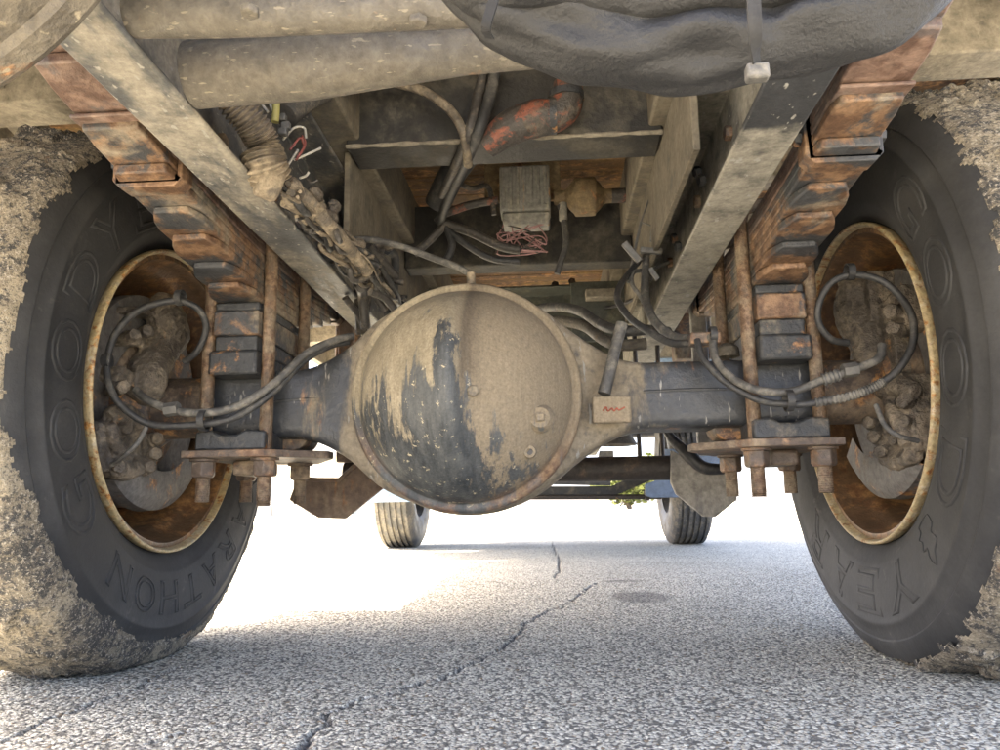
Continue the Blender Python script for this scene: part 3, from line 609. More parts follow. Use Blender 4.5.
# ---- hanging bracket plates ahead of the axle and the cross tube between them
def yplate(pts, y, th): return MB().prism([(Y(a, c, y).x, Y(a, c, y).z) for a, c in pts], 'y', y, y+th)
hl = yplate([(297, 478), (339, 480), (359, 462), (383, 488), (345, 519), (318, 518), (289, 500)], 0.42, 0.016).build('bracket_plate', M_hang, truck, bevel=0.003, label='brown angular hanging bracket plate')
MB().tube([Y(a, c, 0.415) for a, c in ((297, 478), (318, 480), (339, 480), (349, 471), (359, 462))], 0.006, 8, smooth=False).build('plate_lip', M_hang, hl)
hr = yplate([(671, 450), (684, 456), (700, 470), (736, 474), (737, 500), (716, 517), (704, 517), (676, 494), (671, 483)], 0.42, 0.016).build('bracket_plate', M_hang_g, truck, bevel=0.003, label='grey angular hanging bracket plate')
MB().tube(ypath([(662, 425, .40), (674, 441, .40), (690, 456, .38), (705, 468, .37), (728, 469, .37)]), [0.008, 0.012, 0.016, 0.015, 0.012], 14).build('curved_pipe', M_black, truck, angle=60)
a_, b_ = Y(345, 476, 0.47), Y(690, 469, 0.47)
MB().cyl((a_.x, 0.47, 0.372), (b_.x, 0.47, 0.372), 0.031, 28).build('cross_tube', M_brownpipe, truck, bevel=0.002)
for s, x in ((-1, -0.45), (1, 0.47)):   # arms that carry the plates from the frame
    MB().box((x-0.02, 0.437, 0.40), (x+0.02, 0.46, railz(.4)+0.05)).build('bracket_arm', M_hang if s < 0 else M_hang_g, truck, bevel=0.004)
p = Y(616, 430, 0.8)
MB().lathe([(0.0, 0.012), (0.030, 0.012), (0.062, -0.045), (0.056, -0.047), (0.0, -0.02)], 'z', (p.x, 0.8, p.z), 32).build('bell_housing', M_cross, truck)
for px in (639, 662):
    q = Y(px, 440, 0.75); MB().cyl((q.x, 0.75, 0.40), (q.x, 0.75, 0.78), 0.007, 10).build('hanger_rod', M_brownpipe, truck)

# ---- wheels
PROF = [(0.298, 0.700), (0.305, 0.688), (0.318, 0.677), (0.330, 0.671), (0.338, 0.6675), (0.341, 0.6655), (0.346, 0.6645), (0.37, 0.6600), (0.395, 0.6575), (0.42, 0.6570), (0.438, 0.6585), (0.441, 0.6570), (0.446, 0.6575), (0.449, 0.6600),
        (0.462, 0.664), (0.470, 0.6665), (0.473, 0.6650), (0.478, 0.6665), (0.490, 0.673), (0.503, 0.682), (0.511, 0.695), (0.516, 0.72), (0.520, 0.76), (0.522, 0.80)]
def prof_x(r): return float(np.interp(r, [p[0] for p in PROF], [p[1] for p in PROF]))
WZ = 0.508
def squash(p):
    x, y, z = p
    return (x, y, z if z > 0.004 else 0.004+0.02*(z-0.004))
def ring_text(txt, s, t0, t1, r0, r1, mat, parent, bevel=0.0013, flip=False):
    n = len(txt)
    for i, ch in enumerate(txt):
        if ch == ' ': continue
        cu = bpy.data.curves.new('t', 'FONT'); cu.body = ch; cu.fill_mode = 'NONE'; cu.resolution_u = 4; cu.size = 1
        cu.align_x = 'CENTER'; cu.bevel_depth = 0.026; cu.bevel_resolution = 1
        o = bpy.data.objects.new('t', cu); COL.objects.link(o); bpy.context.view_layer.update()
        me0 = o.to_mesh(); V = [v.co.copy() for v in me0.vertices]; F = [tuple(p.vertices) for p in me0.polygons]; o.to_mesh_clear()
        bpy.data.objects.remove(o); bpy.data.curves.remove(cu)
        tc = t0+(t1-t0)*(i+0.5)/n; wid = abs(t1-t0)/n
        xs2 = [v.x for v in V]; sw = wid*0.80/max(0.45, max(xs2)-min(xs2)); out = []
        for v in V:
            t = tc - v.x*sw; r = r0+(r1-r0)*v.y/0.70
            yy = r*math.cos(t)*(1 if s < 0 else -1); zz = WZ+r*math.sin(t)
            out.append((s*(prof_x(r)+0.0004)-s*v.z*0.10, yy, zz))
        MB().add(out, F).build('raised_letter', mat, parent, angle=70)
def wheel(s):
    side = 'left' if s < 0 else 'right'
    wh = empty('wheel', (s*0.8, 0, WZ), truck, label=f'mud caked rear wheel on the {side}')
    prof = PROF + [(r, 1.6-x) for r, x in PROF[-2::-1]]
    b = MB(); b.lathe([(r, s*x) for r, x in prof], 'x', (0, 0, WZ), 220); b.v = [squash(p) for p in b.v]
    b.build('tyre', M_tyre, wh, angle=40, label='scuffed black tyre sidewall with raised lettering')
    if s > 0:
        ring_text('GOOD', s, math.radians(48), math.radians(-38), 0.352, 0.432, M_tyre, wh)
        ring_text('YEAR', s, math.radians(-58), math.radians(-138), 0.352, 0.432, M_tyre, wh)
        # winged foot emblem between the two halves of the name, as a raised outline
        t0 = math.radians(-48); pts = [(-.010, .0), (-.030, .008), (-.035, .03), (-.022, .036), (-.028, .056), (-.010, .062), (.004, .078), (.012, .060), (.008, .045), (.022, .040), (.016, .028), (.024, .018), (.012, .012), (.014, .0), (-.010, 0)]
        P = []
        for u_, v_ in pts:
            r = 0.35+v_; t = t0-u_/0.39; P.append((s*(prof_x(r)-0.0002), -r*math.cos(t), WZ+r*math.sin(t)))
        MB().tube(P, 0.0014, 6, 3).build('raised_emblem', M_tyre, wh)
    else:
        ring_text('GOODYEAR', s, math.radians(222), math.radians(76), 0.352, 0.432, M_tyre, wh)
        ring_text('MARATHON', s, math.radians(-18), math.radians(-128), 0.360, 0.420, M_tyre, wh)
    # rim
    rp = [(0.3005, 0.690), (0.294, 0.684), (0.286, 0.684), (0.282, 0.70), (0.279, 0.725), (0.272, 0.735), (0.263, 0.76), (0.262, 0.80), (0.252, 0.83), (0.245, 0.862), (0.20, 0.872), (0.10, 0.862), (0.0, 0.862)]
    MB().lathe([(r, s*x) for r, x in rp], 'x', (0, 0, WZ), 128).build('rim', M_rimcol, wh, angle=50)
    lp = [(0.3005, 0.694), (0.3045, 0.684), (0.3055, 0.676), (0.3045, 0.6715), (0.3015, 0.6702), (0.2990, 0.6720), (0.2975, 0.678), (0.2935, 0.690)]
    MB().lathe([(r, s*x) for r, x in lp], 'x', (0, 0, WZ), 160, closed=True).build('rim_lip', M_lip, wh, angle=60)
    # dried mud over tread and shoulder
    pr = [(r, x) for r, x in PROF if r >= 0.449] + [(r, 1.6-x) for r, x in PROF[-2::-1] if r >= 0.46]
    # resample
    L = [0]
    for a, c in zip(pr[:-1], pr[1:]): L.append(L[-1]+math.hypot(c[0]-a[0], c[1]-a[1]))
    ns, nth = 84, 760; S = np.linspace(0, L[-1], ns)
    R_ = np.interp(S, L, [p[0] for p in pr]); X_ = np.interp(S, L, [p[1] for p in pr])
    dR = np.gradient(R_); dX = np.gradient(X_); nl = np.hypot(dR, dX); NR, NX = dX/nl, -dR/nl
    v = []; T = np.zeros((ns, nth))
    for k in range(nth):
        t = 2*math.pi*k/nth; ct, st_ = math.cos(t), math.sin(t)
        e = noise.noise(Vector((ct*3.1, st_*3.1, 5.0+s)))*0.009 + noise.noise(Vector((ct*13, st_*13, 2.0+s)))*0.010 + noise.noise(Vector((ct*42, st_*42, 8.0+s)))*0.008
        low = max(0, min(1, (-st_-0.2)*2))*max(0, min(1, (0.45-ct)*2))
        for i in range(ns):
            r, x = R_[i], X_[i]
            edge = 0.496+e-0.034*low if s < 0 else 0.502+e+(0.03 if ct > 0.25 else 0.0)
            q = Vector((x*9, ct*r*9, st_*r*9)); lug = noise.cell(Vector((x*14+0.5, t*11, s*3.0)))
            th = 0.008+0.012*noise.noise(q*1.3)+0.010*noise.noise(q*4.2)+0.006*noise.noise(q*11)+0.003*noise.noise(q*27)+0.007*(lug-0.4)*min(1, max(0, (r-0.49)/0.02))
            th = max(0.0045, th)
            inner = S[i] < L[-1]*0.5
            if inner: th *= 0.28+0.72*min(1, max(0, (x-0.675)/0.04))
            m_ = (r-edge) if inner else 0.02
            th = th*min(1, max(0, m_/0.006+0.35)) if m_ > -0.002 else -1
            T[i, k] = th; th = max(th, 0.0)
            v.append(squash((s*(x-(-NX[i])*th if False else x+NX[i]*th), (r+NR[i]*th)*ct, WZ+(r+NR[i]*th)*st_)))
    f = []
    for i in range(ns-1):
        for k in range(nth):
            k2 = (k+1) % nth
            if min(T[i, k], T[i, k2], T[i+1, k], T[i+1, k2]) >= 0: f.append((k*ns+i, k2*ns+i, k2*ns+i+1, k*ns+i+1))
    b = MB(); used = sorted({j for q in f for j in q}); mp = {j: n_ for n_, j in enumerate(used)}
    b.v = [v[j] for j in used]; b.f = [tuple(mp[j] for j in q) for q in f]
    b.build('mud_crust', M_mud, wh, angle=70, label='cracked crust of dried mud and grit on the tread')
    return wh
wheel(-1); wheel(1)

# ---- brakes
def brake(s):
    side = 'left' if s < 0 else 'right'
    br = empty('brake', (s*0.70, 0, WZ), truck, label=f'muddy disc brake inside the {side} wheel')
    xd = 0.745
    MB().lathe([(0.12, s*xd), (0.215, s*xd), (0.217, s*(xd+.004)), (0.217, s*(xd+.03)), (0.215, s*(xd+.034)), (0.12, s*(xd+.034))], 'x', (0, 0, WZ), 96, closed=True).build('brake_disc', M_rotor, br, angle=40)
    MB().lathe([(0.0, s*0.70), (0.075, s*0.70), (0.085, s*0.715), (0.10, s*0.735), (0.13, s*0.742), (0.13, s*0.75)], 'x', (0, 0, WZ-.01), 48).build('hub', M_axle_out, br)
    # dust shield: a crescent below the hub
    MB().lathe([(0.145, s*0.700), (0.20, s*0.700), (0.222, s*0.715), (0.224, s*0.742)], 'x', (0, 0, WZ), 48, t0=math.radians(228), t1=math.radians(318)).build('dust_shield', M_rotor, br)
    X = 0.702
    def P(px, py, dx=0.0): return at(px, py, 'x', s*(X+dx))
    def body(b, spine, rad):
        b.tube([P(px, py, dx) for px, py, dx in spine], rad, 16, 6)
    def slab(b, pa, pb, dx, depth, ang=0.0):
        q0, q1 = P(*pa, dx), P(*pb, dx); c = (q0+q1)/2; h = (q1-q0)/2
        M = Matrix.Translation(c) @ Matrix.Rotation(ang, 4, 'X')
        x0, x1 = sorted((0, s*depth)); b.box((x0, -abs(h.y), -abs(h.z)), (x1, abs(h.y), abs(h.z)), M)
    def boss(b, px, py, r, L=0.03, dx=-0.008):
        p = P(px, py, dx); d = Vector((-s*0.8, -0.55, 0.05)).normalized(); b.cyl(p-d*0.04, p+d*L, r, 14)
    b = MB()
    if s < 0:
        body(b, [(163, 300, .02), (166, 318, 0), (168, 335, -.004), (160, 352, 0), (150, 368, 0), (146, 385, 0), (150, 402, .01)], [.024, .040, .043, .035, .038, .040, .022])
        slab(b, (138, 308), (180, 322), .0, .05, .1); slab(b, (122, 372), (160, 398), .0, .06, -.2); slab(b, (126, 330), (150, 350), .012, .05, .2)
        for q in ((132, 336, .012), (145, 332, .012), (120, 388, .013)): boss(b, *q, .016)
        bl_l = [(153, 440), (152, 455), (146, 468), (115, 468)]
        lo_ = MB(); slab(lo_, (103, 416), (140, 470), -.004, .08, .15); slab(lo_, (124, 428), (156, 460), .0, .07, -.1); body(lo_, [(108, 418, 0), (122, 414, -.008), (140, 424, -.004)], [.016, .022, .016])
        body(lo_, [(106, 462, 0), (124, 470, -.004), (146, 464, 0)], [.016, .020, .016]); body(lo_, [(110, 424, -.012), (116, 445, -.014), (130, 458, -.012)], [.010, .013, .010])
        for q in ((125, 430, .011), (112, 440, .010), (120, 455, .010)): boss(lo_, *q, .014)
    else:
        body(b, [(866, 276, .02), (858, 292, 0), (856, 308, -.004), (860, 325, -.004), (868, 342, 0), (872, 360, 0), (874, 374, .01)], [.022, .038, .043, .041, .035, .032, .022])
        slab(b, (838, 290), (872, 318), -.004, .06, .08); slab(b, (872, 306), (908, 332), .01, .06, -.1); slab(b, (872, 340), (898, 376), .008, .06, .1)
        for q in ((893, 312, .014), (896, 329, .012), (846, 284, .012)): boss(b, *q, .014)
        bl_l = [(874, 424), (879, 438), (886, 453), (872, 400)]
        lo_ = MB(); slab(lo_, (880, 386), (916, 456), -.002, .08, -.12); slab(lo_, (872, 396), (896, 448), .004, .07, .2); body(lo_, [(876, 394, 0), (896, 384, -.008), (916, 392, 0)], [.016, .022, .014])
        body(lo_, [(888, 398, -.012), (898, 420, -.016), (908, 446, -.010)], [.010, .015, .012]); body(lo_, [(884, 458, 0), (900, 462, 0), (916, 454, 0)], [.014, .016, .014])
        for q in ((906, 402, .012), (908, 422, .010), (896, 440, .010)): boss(lo_, *q, .014)
    for px, py in bl_l: boss(lo_, px, py, .015, .012)
    tx = bpy.data.textures.get('caked mud') or bpy.data.textures.new('caked mud', 'CLOUDS'); tx.noise_scale = 0.016; tx.noise_depth = 3
    for nm, q in (('caliper', b), ('caliper_bracket', lo_)):
        o = q.build(nm, M_cast, br, remesh=0.0036)
        o.modifiers['smooth'].iterations = 2
        dm = o.modifiers.new('crust', 'DISPLACE'); dm.texture = tx; dm.strength = 0.007; dm.mid_level = 0.5; dm.texture_coords = 'LOCAL'
    for px, py in bl_l[:4]:
        p = P(px, py, -0.012); d = Vector((-s*0.75, -0.6, 0.1)).normalized()
        MB().hexa(p+d*0.012, d, 0.0125, 0.012).build('caliper_bolt', M_cast, br, bevel=0.002)
    # small sensor lead
    if s < 0: pts = [(112, 465, -.22), (125, 455, -.24), (138, 442, -.24), (146, 428, -.22)]
    else: pts = [(876, 405, -.22), (884, 424, -.24), (897, 435, -.25), (918, 441, -.24)]
    hose('sensor_lead', ypath(pts), 0.0042, M_hose_g, br)
brake(-1); brake(1)

# ---- brake hoses
h1 = ypath([(352, 336, -.06), (336, 340, -.09), (306, 354, -.13), (272, 385, -.17), (238, 406, -.185), (204, 413, -.19), (172, 410, -.19), (146, 399, -.19), (136, 390, -.17)])
hose('brake_hose', h1, 0.0074, M_hose_g, truck)
h2 = ypath([(348, 342, -.06), (330, 346, -.09), (304, 361, -.12), (272, 393, -.16), (238, 416, -.18), (204, 424, -.19), (155, 425, -.20), (127, 411, -.215), (111, 390, -.225), (107, 364, -.22), (115, 335, -.21), (133, 314, -.20), (155, 304, -.19), (180, 301, -.17), (199, 310, -.15), (206, 328, -.13), (198, 350, -.12), (184, 362, -.11)])
hose('brake_hose', h2, 0.0064, M_hose, truck)
h3 = ypath([(713, 338, -.10), (716, 360, -.12), (735, 380, -.15), (762, 391, -.17), (793, 391, -.18), (823, 380, -.19), (850, 371, -.20), (878, 359, -.20), (882, 345, -.19)])
hose('brake_hose', h3, 0.0074, M_hose_g, truck)
h4 = ypath([(697, 340, -.10), (704, 360, -.12), (728, 384, -.14), (762, 401, -.16), (789, 404, -.18), (806, 404, -.19), (850, 396, -.20), (881, 383, -.21), (901, 366, -.22), (913, 342, -.22), (912, 316, -.215), (898, 294, -.20), (878, 279, -.19), (850, 275, -.17), (830, 284, -.16), (819, 304, -.15), (819, 323, -.14), (831, 339, -.13), (848, 343, -.12)])
hose('brake_hose', h4, 0.0062, M_hose, truck)
def wrap(pts, i0, i1, r, name, mat, k=26):
    """a ribbed spring guard over part of a hose"""
    C = catmull(pts, 8); C = C[i0:i1]
    MB().tube(C, lambda t: r*(1+0.12*math.sin(t*k*2*math.pi)), 10, 6).build(name, mat, truck, angle=80)
wrap(h3, 40, 46, 0.0105, 'hose_ferrule', M_zinc, 4); wrap(h4, 42, 58, 0.0078, 'hose_guard', M_hose_g, 20)
for P, r in ((h2[5], .017), (h2[9], .011), (h2[13], .013), (h4[4], .017), (h4[13], .013), (h3[0], .014)):
    MB().lathe([(r, -0.006), (r+0.002, -0.006), (r+0.002, 0.006), (r, 0.006)], 'x', P + Vector((0, 0, 0.006)), 16, closed=True).build('hose_clip', M_hose, truck)
for px, py, y in ((172, 410, -.19), (850, 371, -.20)):
    p = Y(px, py, y); MB().cyl(p+Vector((-.012, 0, 0)), p+Vector((.012, 0.0, 0.003)), 0.0125, 6).build('hose_nut', M_zinc, truck)

# ---- lines along the right rail, clamps and wires
for pts, r, m_ in (
        ([(638, 262, .25), (630, 272, .2), (620, 286, .15), (618, 300, .1), (630, 318, .05), (650, 332, 0), (672, 343, -.04), (697, 342, -.08)], 0.0075, M_hose),
        ([(646, 256, .25), (645, 280, .2), (646, 300, .14), (654, 320, .06), (672, 336, 0), (692, 339, -.06), (713, 338, -.10)], 0.0095, M_hose_g),
        ([(668, 262, .3), (650, 270, .25), (634, 272, .2), (632, 284, .18), (640, 296, .15), (650, 312, .1)], 0.005, M_hose_g),
        ([(530, 310, .6), (556, 307, .5), (580, 311, .4), (600, 324, .3), (620, 331, .25), (645, 330, .25), (668, 332, .3)], 0.013, M_hose_g),
        ([(540, 322, .6), (560, 321, .5), (584, 326, .4), (604, 340, .3), (622, 345, .25), (646, 344, .25)], 0.014, M_cross),
        ([(597, 309, 1.0), (620, 305, .8), (645, 294, .6)], 0.005, M_black),
        ([(560, 205, .45), (563, 215, .45), (565, 228, .45), (566, 245, .44), (561, 262, .43), (557, 274, .43)], 0.0085, M_hose_g)):
    hose('air_line', ypath(pts), r, m_, truck)
p = Y(563, 210, .45); MB().cyl(p+Vector((0, 0, .02)), p-Vector((0, 0, .03)), 0.0115, 14).build('line_sleeve', M_alu, truck, bevel=0.002)
part('wire_bracket', M_zinc, truck, lambda b: b.tube(ypath([(628, 283, .24), (633, 258, .24), (641, 222, .24), (652, 226, .24), (651, 242, .24)]), 0.0035, 8, smooth=False))
part('wire_bracket', M_zinc, truck, lambda b: b.tube(ypath([(641, 222, .24), (650, 196, .26), (661, 165, .28)]), 0.0022, 6, smooth=False))
for q0, q1, w_ in (((624, 243), (640, 262), .016), ((640, 250), (662, 252), .014), ((650, 268), (658, 280), .012)):
    a0, a1 = Y(*q0, .22), Y(*q1, .22); part('line_clamp', M_zinc, truck, lambda b: b.tube([a0, a1], [w_*0.7, w_*0.7], 4, smooth=False), bevel=0.002)
for px, py in ((700, 172), (704, 180), (676, 238), (680, 246)):
    p = at(px, py, 'x', 0.40); MB().hexa(p, (-1, -0.2, -.2), 0.012, 0.012).build('web_fitting', M_leafdark, truck)
p = Y(705, 338, -.09); part('hose_bracket', M_plate, truck, lambda b: b.box((p.x-.028, -.10, p.z-.012), (p.x+.028, -.06, p.z+.010)), bevel=0.003)
MB().lathe([(0.0, .018), (.012, .016), (.02, .008), (.022, -.01)], 'z', Y(728, 352, -.02), 20).build('spring_seat_nut', M_cross, truck)

# ---- inside the frame: modulator box, valve, elbow, harness
p0, p1 = Y(499, 166, .42), Y(551, 222, .42)
mb = MB(); mb.box((p0.x, .42, p1.z+.035), (p1.x, .50, p0.z)); bx_ = mb.build('junction_box', M_alu, truck, bevel=0.006, label='ribbed grey metal junction box')
MB().prism([(p0.x+.004, p1.z+.034), (p0.x+.008, p1.z), (p1.x-.002, p1.z+.002), (p1.x-.002, p1.z+.034)], 'y', .424, .496).build('box_lower_cap', M_alu, bx_, bevel=0.006)
for i in range(7):
    x = p0.x+.012+i*(p1.x-p0.x-.024)/6
    MB().box((x-.004, .414, p1.z+.05), (x+.004, .4195, p0.z-.006)).build('box_rib', M_alu, bx_, bevel=0.002)
q0, q1 = Y(484, 148, .52), Y(561, 200, .52)
part('mounting_plate', M_valve, truck, lambda b: b.box((q0.x, .52, q1.z), (q1.x, .53, q0.z)), bevel=0.003)
p = Y(585, 197, .46)
b = MB(); b.blob(p, (.056, .056, .052)); b.cyl(p+Vector((-.085, 0, .0)), p+Vector((.085, 0, .0)), .020, 16); b.cyl(p+Vector((-.028, 0, 0)), p+Vector((.028, 0, 0)), .052, 24); b.build('relay_valve', M_valve, truck, remesh=0.005, label='round ochre relay valve')
MB().cyl(p+Vector((.07, 0, 0)), p+Vector((.20, 0, .0)), .02, 14).build('valve_pipe', M_elbow, truck, bevel=.002)
b = MB(); b.tube(ypath([(486, 146, -.055), (510, 128, -.075), (535, 119, -.085), (556, 115, -.085), (566, 104, -.085), (568, 84, -.085)]), [.026, .035, .037, .033, .033, .030], 20, 8); el = b.build('elbow_pipe', M_elbow, truck, angle=60, label='dark elbow pipe with red oxide patches')
for t in ((553, 116, -.085), (566, 97, -.085)):
    p = Y(*t); MB().lathe([(.032, -.007), (.036, -.007), (.036, .007), (.032, .007)], 'x' if t[0] < 560 else 'z', p, 24, closed=True).build('pipe_clamp', M_leafdark, el)
# harness: sleeves running down the middle
for pts, r, m_ in (
        ([(499, 55, -.09), (489, 100, -.09), (477, 135, -.09), (464, 165, .05), (450, 195, .24), (440, 222, .40)], .012, M_hose),
        ([(487, 55, -.09), (478, 96, -.09), (468, 135, -.09), (456, 165, .05), (442, 195, .24)], .010, M_cable),
        ([(470, 150, .24), (452, 175, .3), (437, 205, .36)], .034, M_hose),
        ([(345, 78, -.1), (375, 78, -.1), (400, 84, -.1), (425, 92, -.1), (450, 110, -.1), (464, 135, -.09), (468, 165, .0)], .0095, M_conduit),
        ([(330, 84, -.12), (365, 78, -.12), (395, 76, -.11), (420, 70, -.1), (445, 62, -.1)], .011, M_cable),
        ([(448, 178, .3), (470, 188, .36), (487, 186, .42), (492, 200, .42), (494, 215, .42)], .007, M_cable),
        ([(440, 215, .4), (470, 205, .42), (498, 200, .42)], .011, M_elbow),
        ([(445, 225, .4), (430, 240, .4), (414, 254, .4)], .011, M_cable), ([(446, 225, .4), (452, 245, .4), (446, 262, .4)], .010, M_hose),
        ([(440, 222, .4), (470, 232, .4), (500, 246, .4), (520, 250, .4)], .012, M_cable), ([(436, 218, .4), (460, 240, .4), (490, 258, .4), (520, 262, .4)], .009, M_hose),
        ([(346, 240, -.02), (372, 240, -.02), (400, 246, -.03), (430, 257, -.04), (455, 266, -.06), (470, 274, -.07)], .0068, M_hose_g)):
    hose('harness_cable', ypath(pts), r, m_, truck, n=12)
b = MB()
for i in range(9):
    pts = [(rnd.uniform(500, 545), 224, .44)]
    for k in range(5): pts.append((rnd.uniform(494, 548), rnd.uniform(232, 256), .43+rnd.uniform(-.02, .02)))
    hose('loose_wire', ypath(pts), .0019, M_wire_p if i % 3 else M_cable, truck, n=5, sub=6)
# ---- corrugated conduit and broken wires by the left rail
def corr(pts, r, pitch, mat, name='corrugated_conduit', amp=.11):
    C = catmull(ypath(pts), 26); L = sum((C[i+1]-C[i]).length for i in range(len(C)-1))
    return MB().tube(catmull(C[::3], 10), lambda t: r*(1+amp*math.sin(t*L/pitch*2*math.pi)), 20, smooth=False).build(name, mat, truck, angle=80)
corr([(222, 82, -.52), (236, 104, -.50), (252, 124, -.48), (262, 142, -.46), (268, 160, -.45), (276, 182, -.43)], .0235, .0062, M_conduit)
corr([(262, 152, -.46), (266, 166, -.455), (272, 180, -.44)], .030, .0075, M_conduit)
corr([(285, 116, -.30), (305, 100, -.25), (325, 90, -.2), (350, 82, -.15), (380, 76, -.1)], .020, .0062, M_cable)
MB().cyl(Y(258, 178, -.46), Y(280, 188, -.44), .026, 20).build('conduit_end', M_conduit, truck, bevel=.006)
wires = [([(246, 92, -.45), (254, 108, -.45), (262, 118, -.44)], M_wire_w), ([(252, 88, -.45), (262, 104, -.44), (268, 112, -.44)], M_wire_w), ([(264, 88, -.44), (270, 104, -.43), (276, 118, -.43)], M_wire_w), ([(277, 86, -.43), (277, 100, -.43)], M_wire_w),
         ([(283, 140, -.40), (294, 128, -.39), (304, 128, -.38), (306, 138, -.38)], M_wire_w), ([(290, 150, -.4), (300, 138, -.39), (304, 145, -.38)], M_wire_r), ([(296, 160, -.4), (305, 145, -.39), (302, 136, -.38)], M_wire_r),
         ([(294, 160, -.39), (308, 154, -.38), (321, 148, -.37)], M_wire_w), ([(288, 165, -.4), (298, 150, -.39)], M_wire_w), ([(300, 178, -.39), (306, 176, -.38), (309, 172, -.38)], M_wire_w), ([(298, 168, -.38), (310, 182, -.37), (318, 180, -.37)], M_cable)]
for pts, m_ in wires: hose('broken_wire', ypath(pts), .0021, m_, truck, n=6)
hose('yellow_sleeve', ypath([(276, 100, -.43), (276, 110, -.43), (275, 122, -.43)]), .006, M_wire_y, truck)
for px, py in ((282, 118), (286, 126), (283, 132)):
    p = Y(px, py, -.41); MB().box(p-Vector((.007, .006, .006)), p+Vector((.007, .006, .006))).build('connector', M_zinc, truck, bevel=.002)
rw = random.Random(11)
for i in range(84):       # tangle of muddy cables along the inside of the left rail
    t0, t1 = sorted((rw.uniform(0, .75), rw.uniform(.35, 1.1)))
    if t1-t0 < .2: t1 = t0+.3
    pts = []
    for k in range(6):
        t = t0+(t1-t0)*k/5
        px = 278+(395-278)*t+rw.gauss(0, 7); py = 185+(300-185)*t+rw.gauss(0, 6)
        ed = 105+(py-12)/1.1835
        if px < ed+9 or px > ed+62: px = ed+10+abs(rw.gauss(0, 17))
        pts.append((px, py, -.42+.62*t+rw.gauss(0, .02)))
    hose('muddy_cable', ypath(pts), rw.choice((.002, .003, .003, .0042, .0042, .0055, .007)), rw.choice((M_cable, M_cable, M_conduit, M_conduit, M_hose)), truck, n=8, sub=5)
for i in range(12):
    px, py = rw.uniform(345, 400), rw.uniform(245, 300); y = rw.uniform(.0, .2)
    hose('muddy_cable', ypath([(px, py, y), (px+rw.uniform(-15, 25), py+rw.uniform(8, 25), y+.05), (px+rw.uniform(-5, 40), py+rw.uniform(25, 60), y+.08)]), rw.choice((.005, .008, .011)), rw.choice((M_cable, M_hose)), truck, n=8, sub=5)
corr([(292, 190, -.38), (304, 198, -.34), (318, 212, -.28), (335, 232, -.2), (350, 250, -.1), (368, 272, 0.0)], .0125, .005, M_conduit)
for px, py, y in ((300, 192, -.36), (312, 206, -.30), (322, 218, -.25), (332, 226, -.18), (345, 240, -.08), (355, 252, 0), (362, 266, .05), (385, 250, .1), (376, 282, .1)):
    p = Y(px, py, y); b = MB()
    for k in range(4): b.blob(p+Vector((rw.gauss(0, .012), rw.gauss(0, .02), rw.gauss(0, .008))), (.014, .022, .012), n=8)
    b.build('mud_lump', M_cast, truck, remesh=.004)
p0 = Y(372, 262, .1); MB().box(p0-Vector((.035, .02, .006)), p0+Vector((.035, .02, .006))).build('cable_bracket', M_cross, truck, bevel=.002)

# ---- round tank at the rear left, fastened under the bed
b = MB(); b.lathe([(0.0, -1.40), (.2, -1.40), (.262, -1.385), (.268, -1.36), (.268, -0.985), (.274, -0.98), (.276, -0.962), (.270, -0.952), (.235, -0.94), (0.0, -0.90)], 'y', (-0.500, 0, 0.862), 96)
b.build('air_tank', M_tank, truck, angle=35, label='brown dusty round tank at the rear')

# ---- front of the truck
front = empty('front_axle', (0, 4.0, .5), truck)
FY = 4.05
def front_wheel(s):
    fw = empty('front_wheel', (s*1.03, FY, .5), truck, label='grooved front tyre seen in the distance on the ' + ('left' if s < 0 else 'right'))
    c = s*1.0
    pf = [(.29, -.12), (.33, -.135), (.40, -.140), (.46, -.132), (.492, -.115)]
    tp = []
    for g in (-.078, -.039, 0, .039, .078):
        tp += [(.505, g-.008), (.494, g-.0065), (.494, g+.0065), (.505, g+.008)]
    pf = pf + [(.503, -.105)] + tp + [(.503, .105)] + [(r, -h) for r, h in pf[::-1]]
    b = MB(); b.lathe([(r, h) for r, h in pf], 'x', (c, FY, .503), 96); b.v = [squash(p) for p in b.v]; b.build('tyre', M_ftyre, fw, angle=30)
    MB().lathe([(.29, -.12), (.285, -.10), (.25, -.06), (.24, .0), (.20, .03), (.10, .02), (0, .02)], 'x', (c, FY, .503), 64).build('rim', M_darkmetal, fw)
    MB().lathe([(.29, .12), (.285, .10), (.25, .06), (.24, .0), (.20, .02), (.10, .035), (0, .035)], 'x', (c, FY, .503), 64).build('rim', M_darkmetal, fw)
front_wheel(-1); front_wheel(1)
MB().prism([(-.85, .47), (-.72, .44), (-.5, .345), (.5, .33), (.72, .42), (.85, .47), (.85, .52), (.70, .50), (.5, .405), (-.5, .42), (-.72, .52), (-.85, .54)], 'y', FY-.05, FY+.05).build('axle_beam', M_darkmetal, front, bevel=.01)
MB().cyl((-.8, FY-.2, .345), (.82, FY-.2, .325), .017, 14).build('tie_rod', M_brownpipe, front)
MB().cyl((.72, FY-.2, .30), (.72, FY-.2, .37), .02, 10).build('rod_end', M_brownpipe, front)
MB().box((-.22, 3.1, .54), (.20, 3.9, .74)).build('oil_pan', M_darkmetal, truck, bevel=.04)
MB().cyl((-.35, 3.45, .47), (.45, 3.45, .44), .045, 18).build('stabiliser_bar', M_darkmetal, truck)
for x in (-.42, .42):
    MB().prism([(3.3, .56), (3.7, .47), (4.05, .45), (4.4, .48), (4.7, .58), (4.7, .62), (4.4, .53), (4.05, .50), (3.7, .53), (3.3, .61)], 'x', x-.045, x+.045).build('front_spring', M_darkmetal, truck, bevel=.004)
MB().box((-.16, 2.7, .58), (.16, 3.1, .80)).build('gearbox', M_darkmetal, truck, bevel=.05)
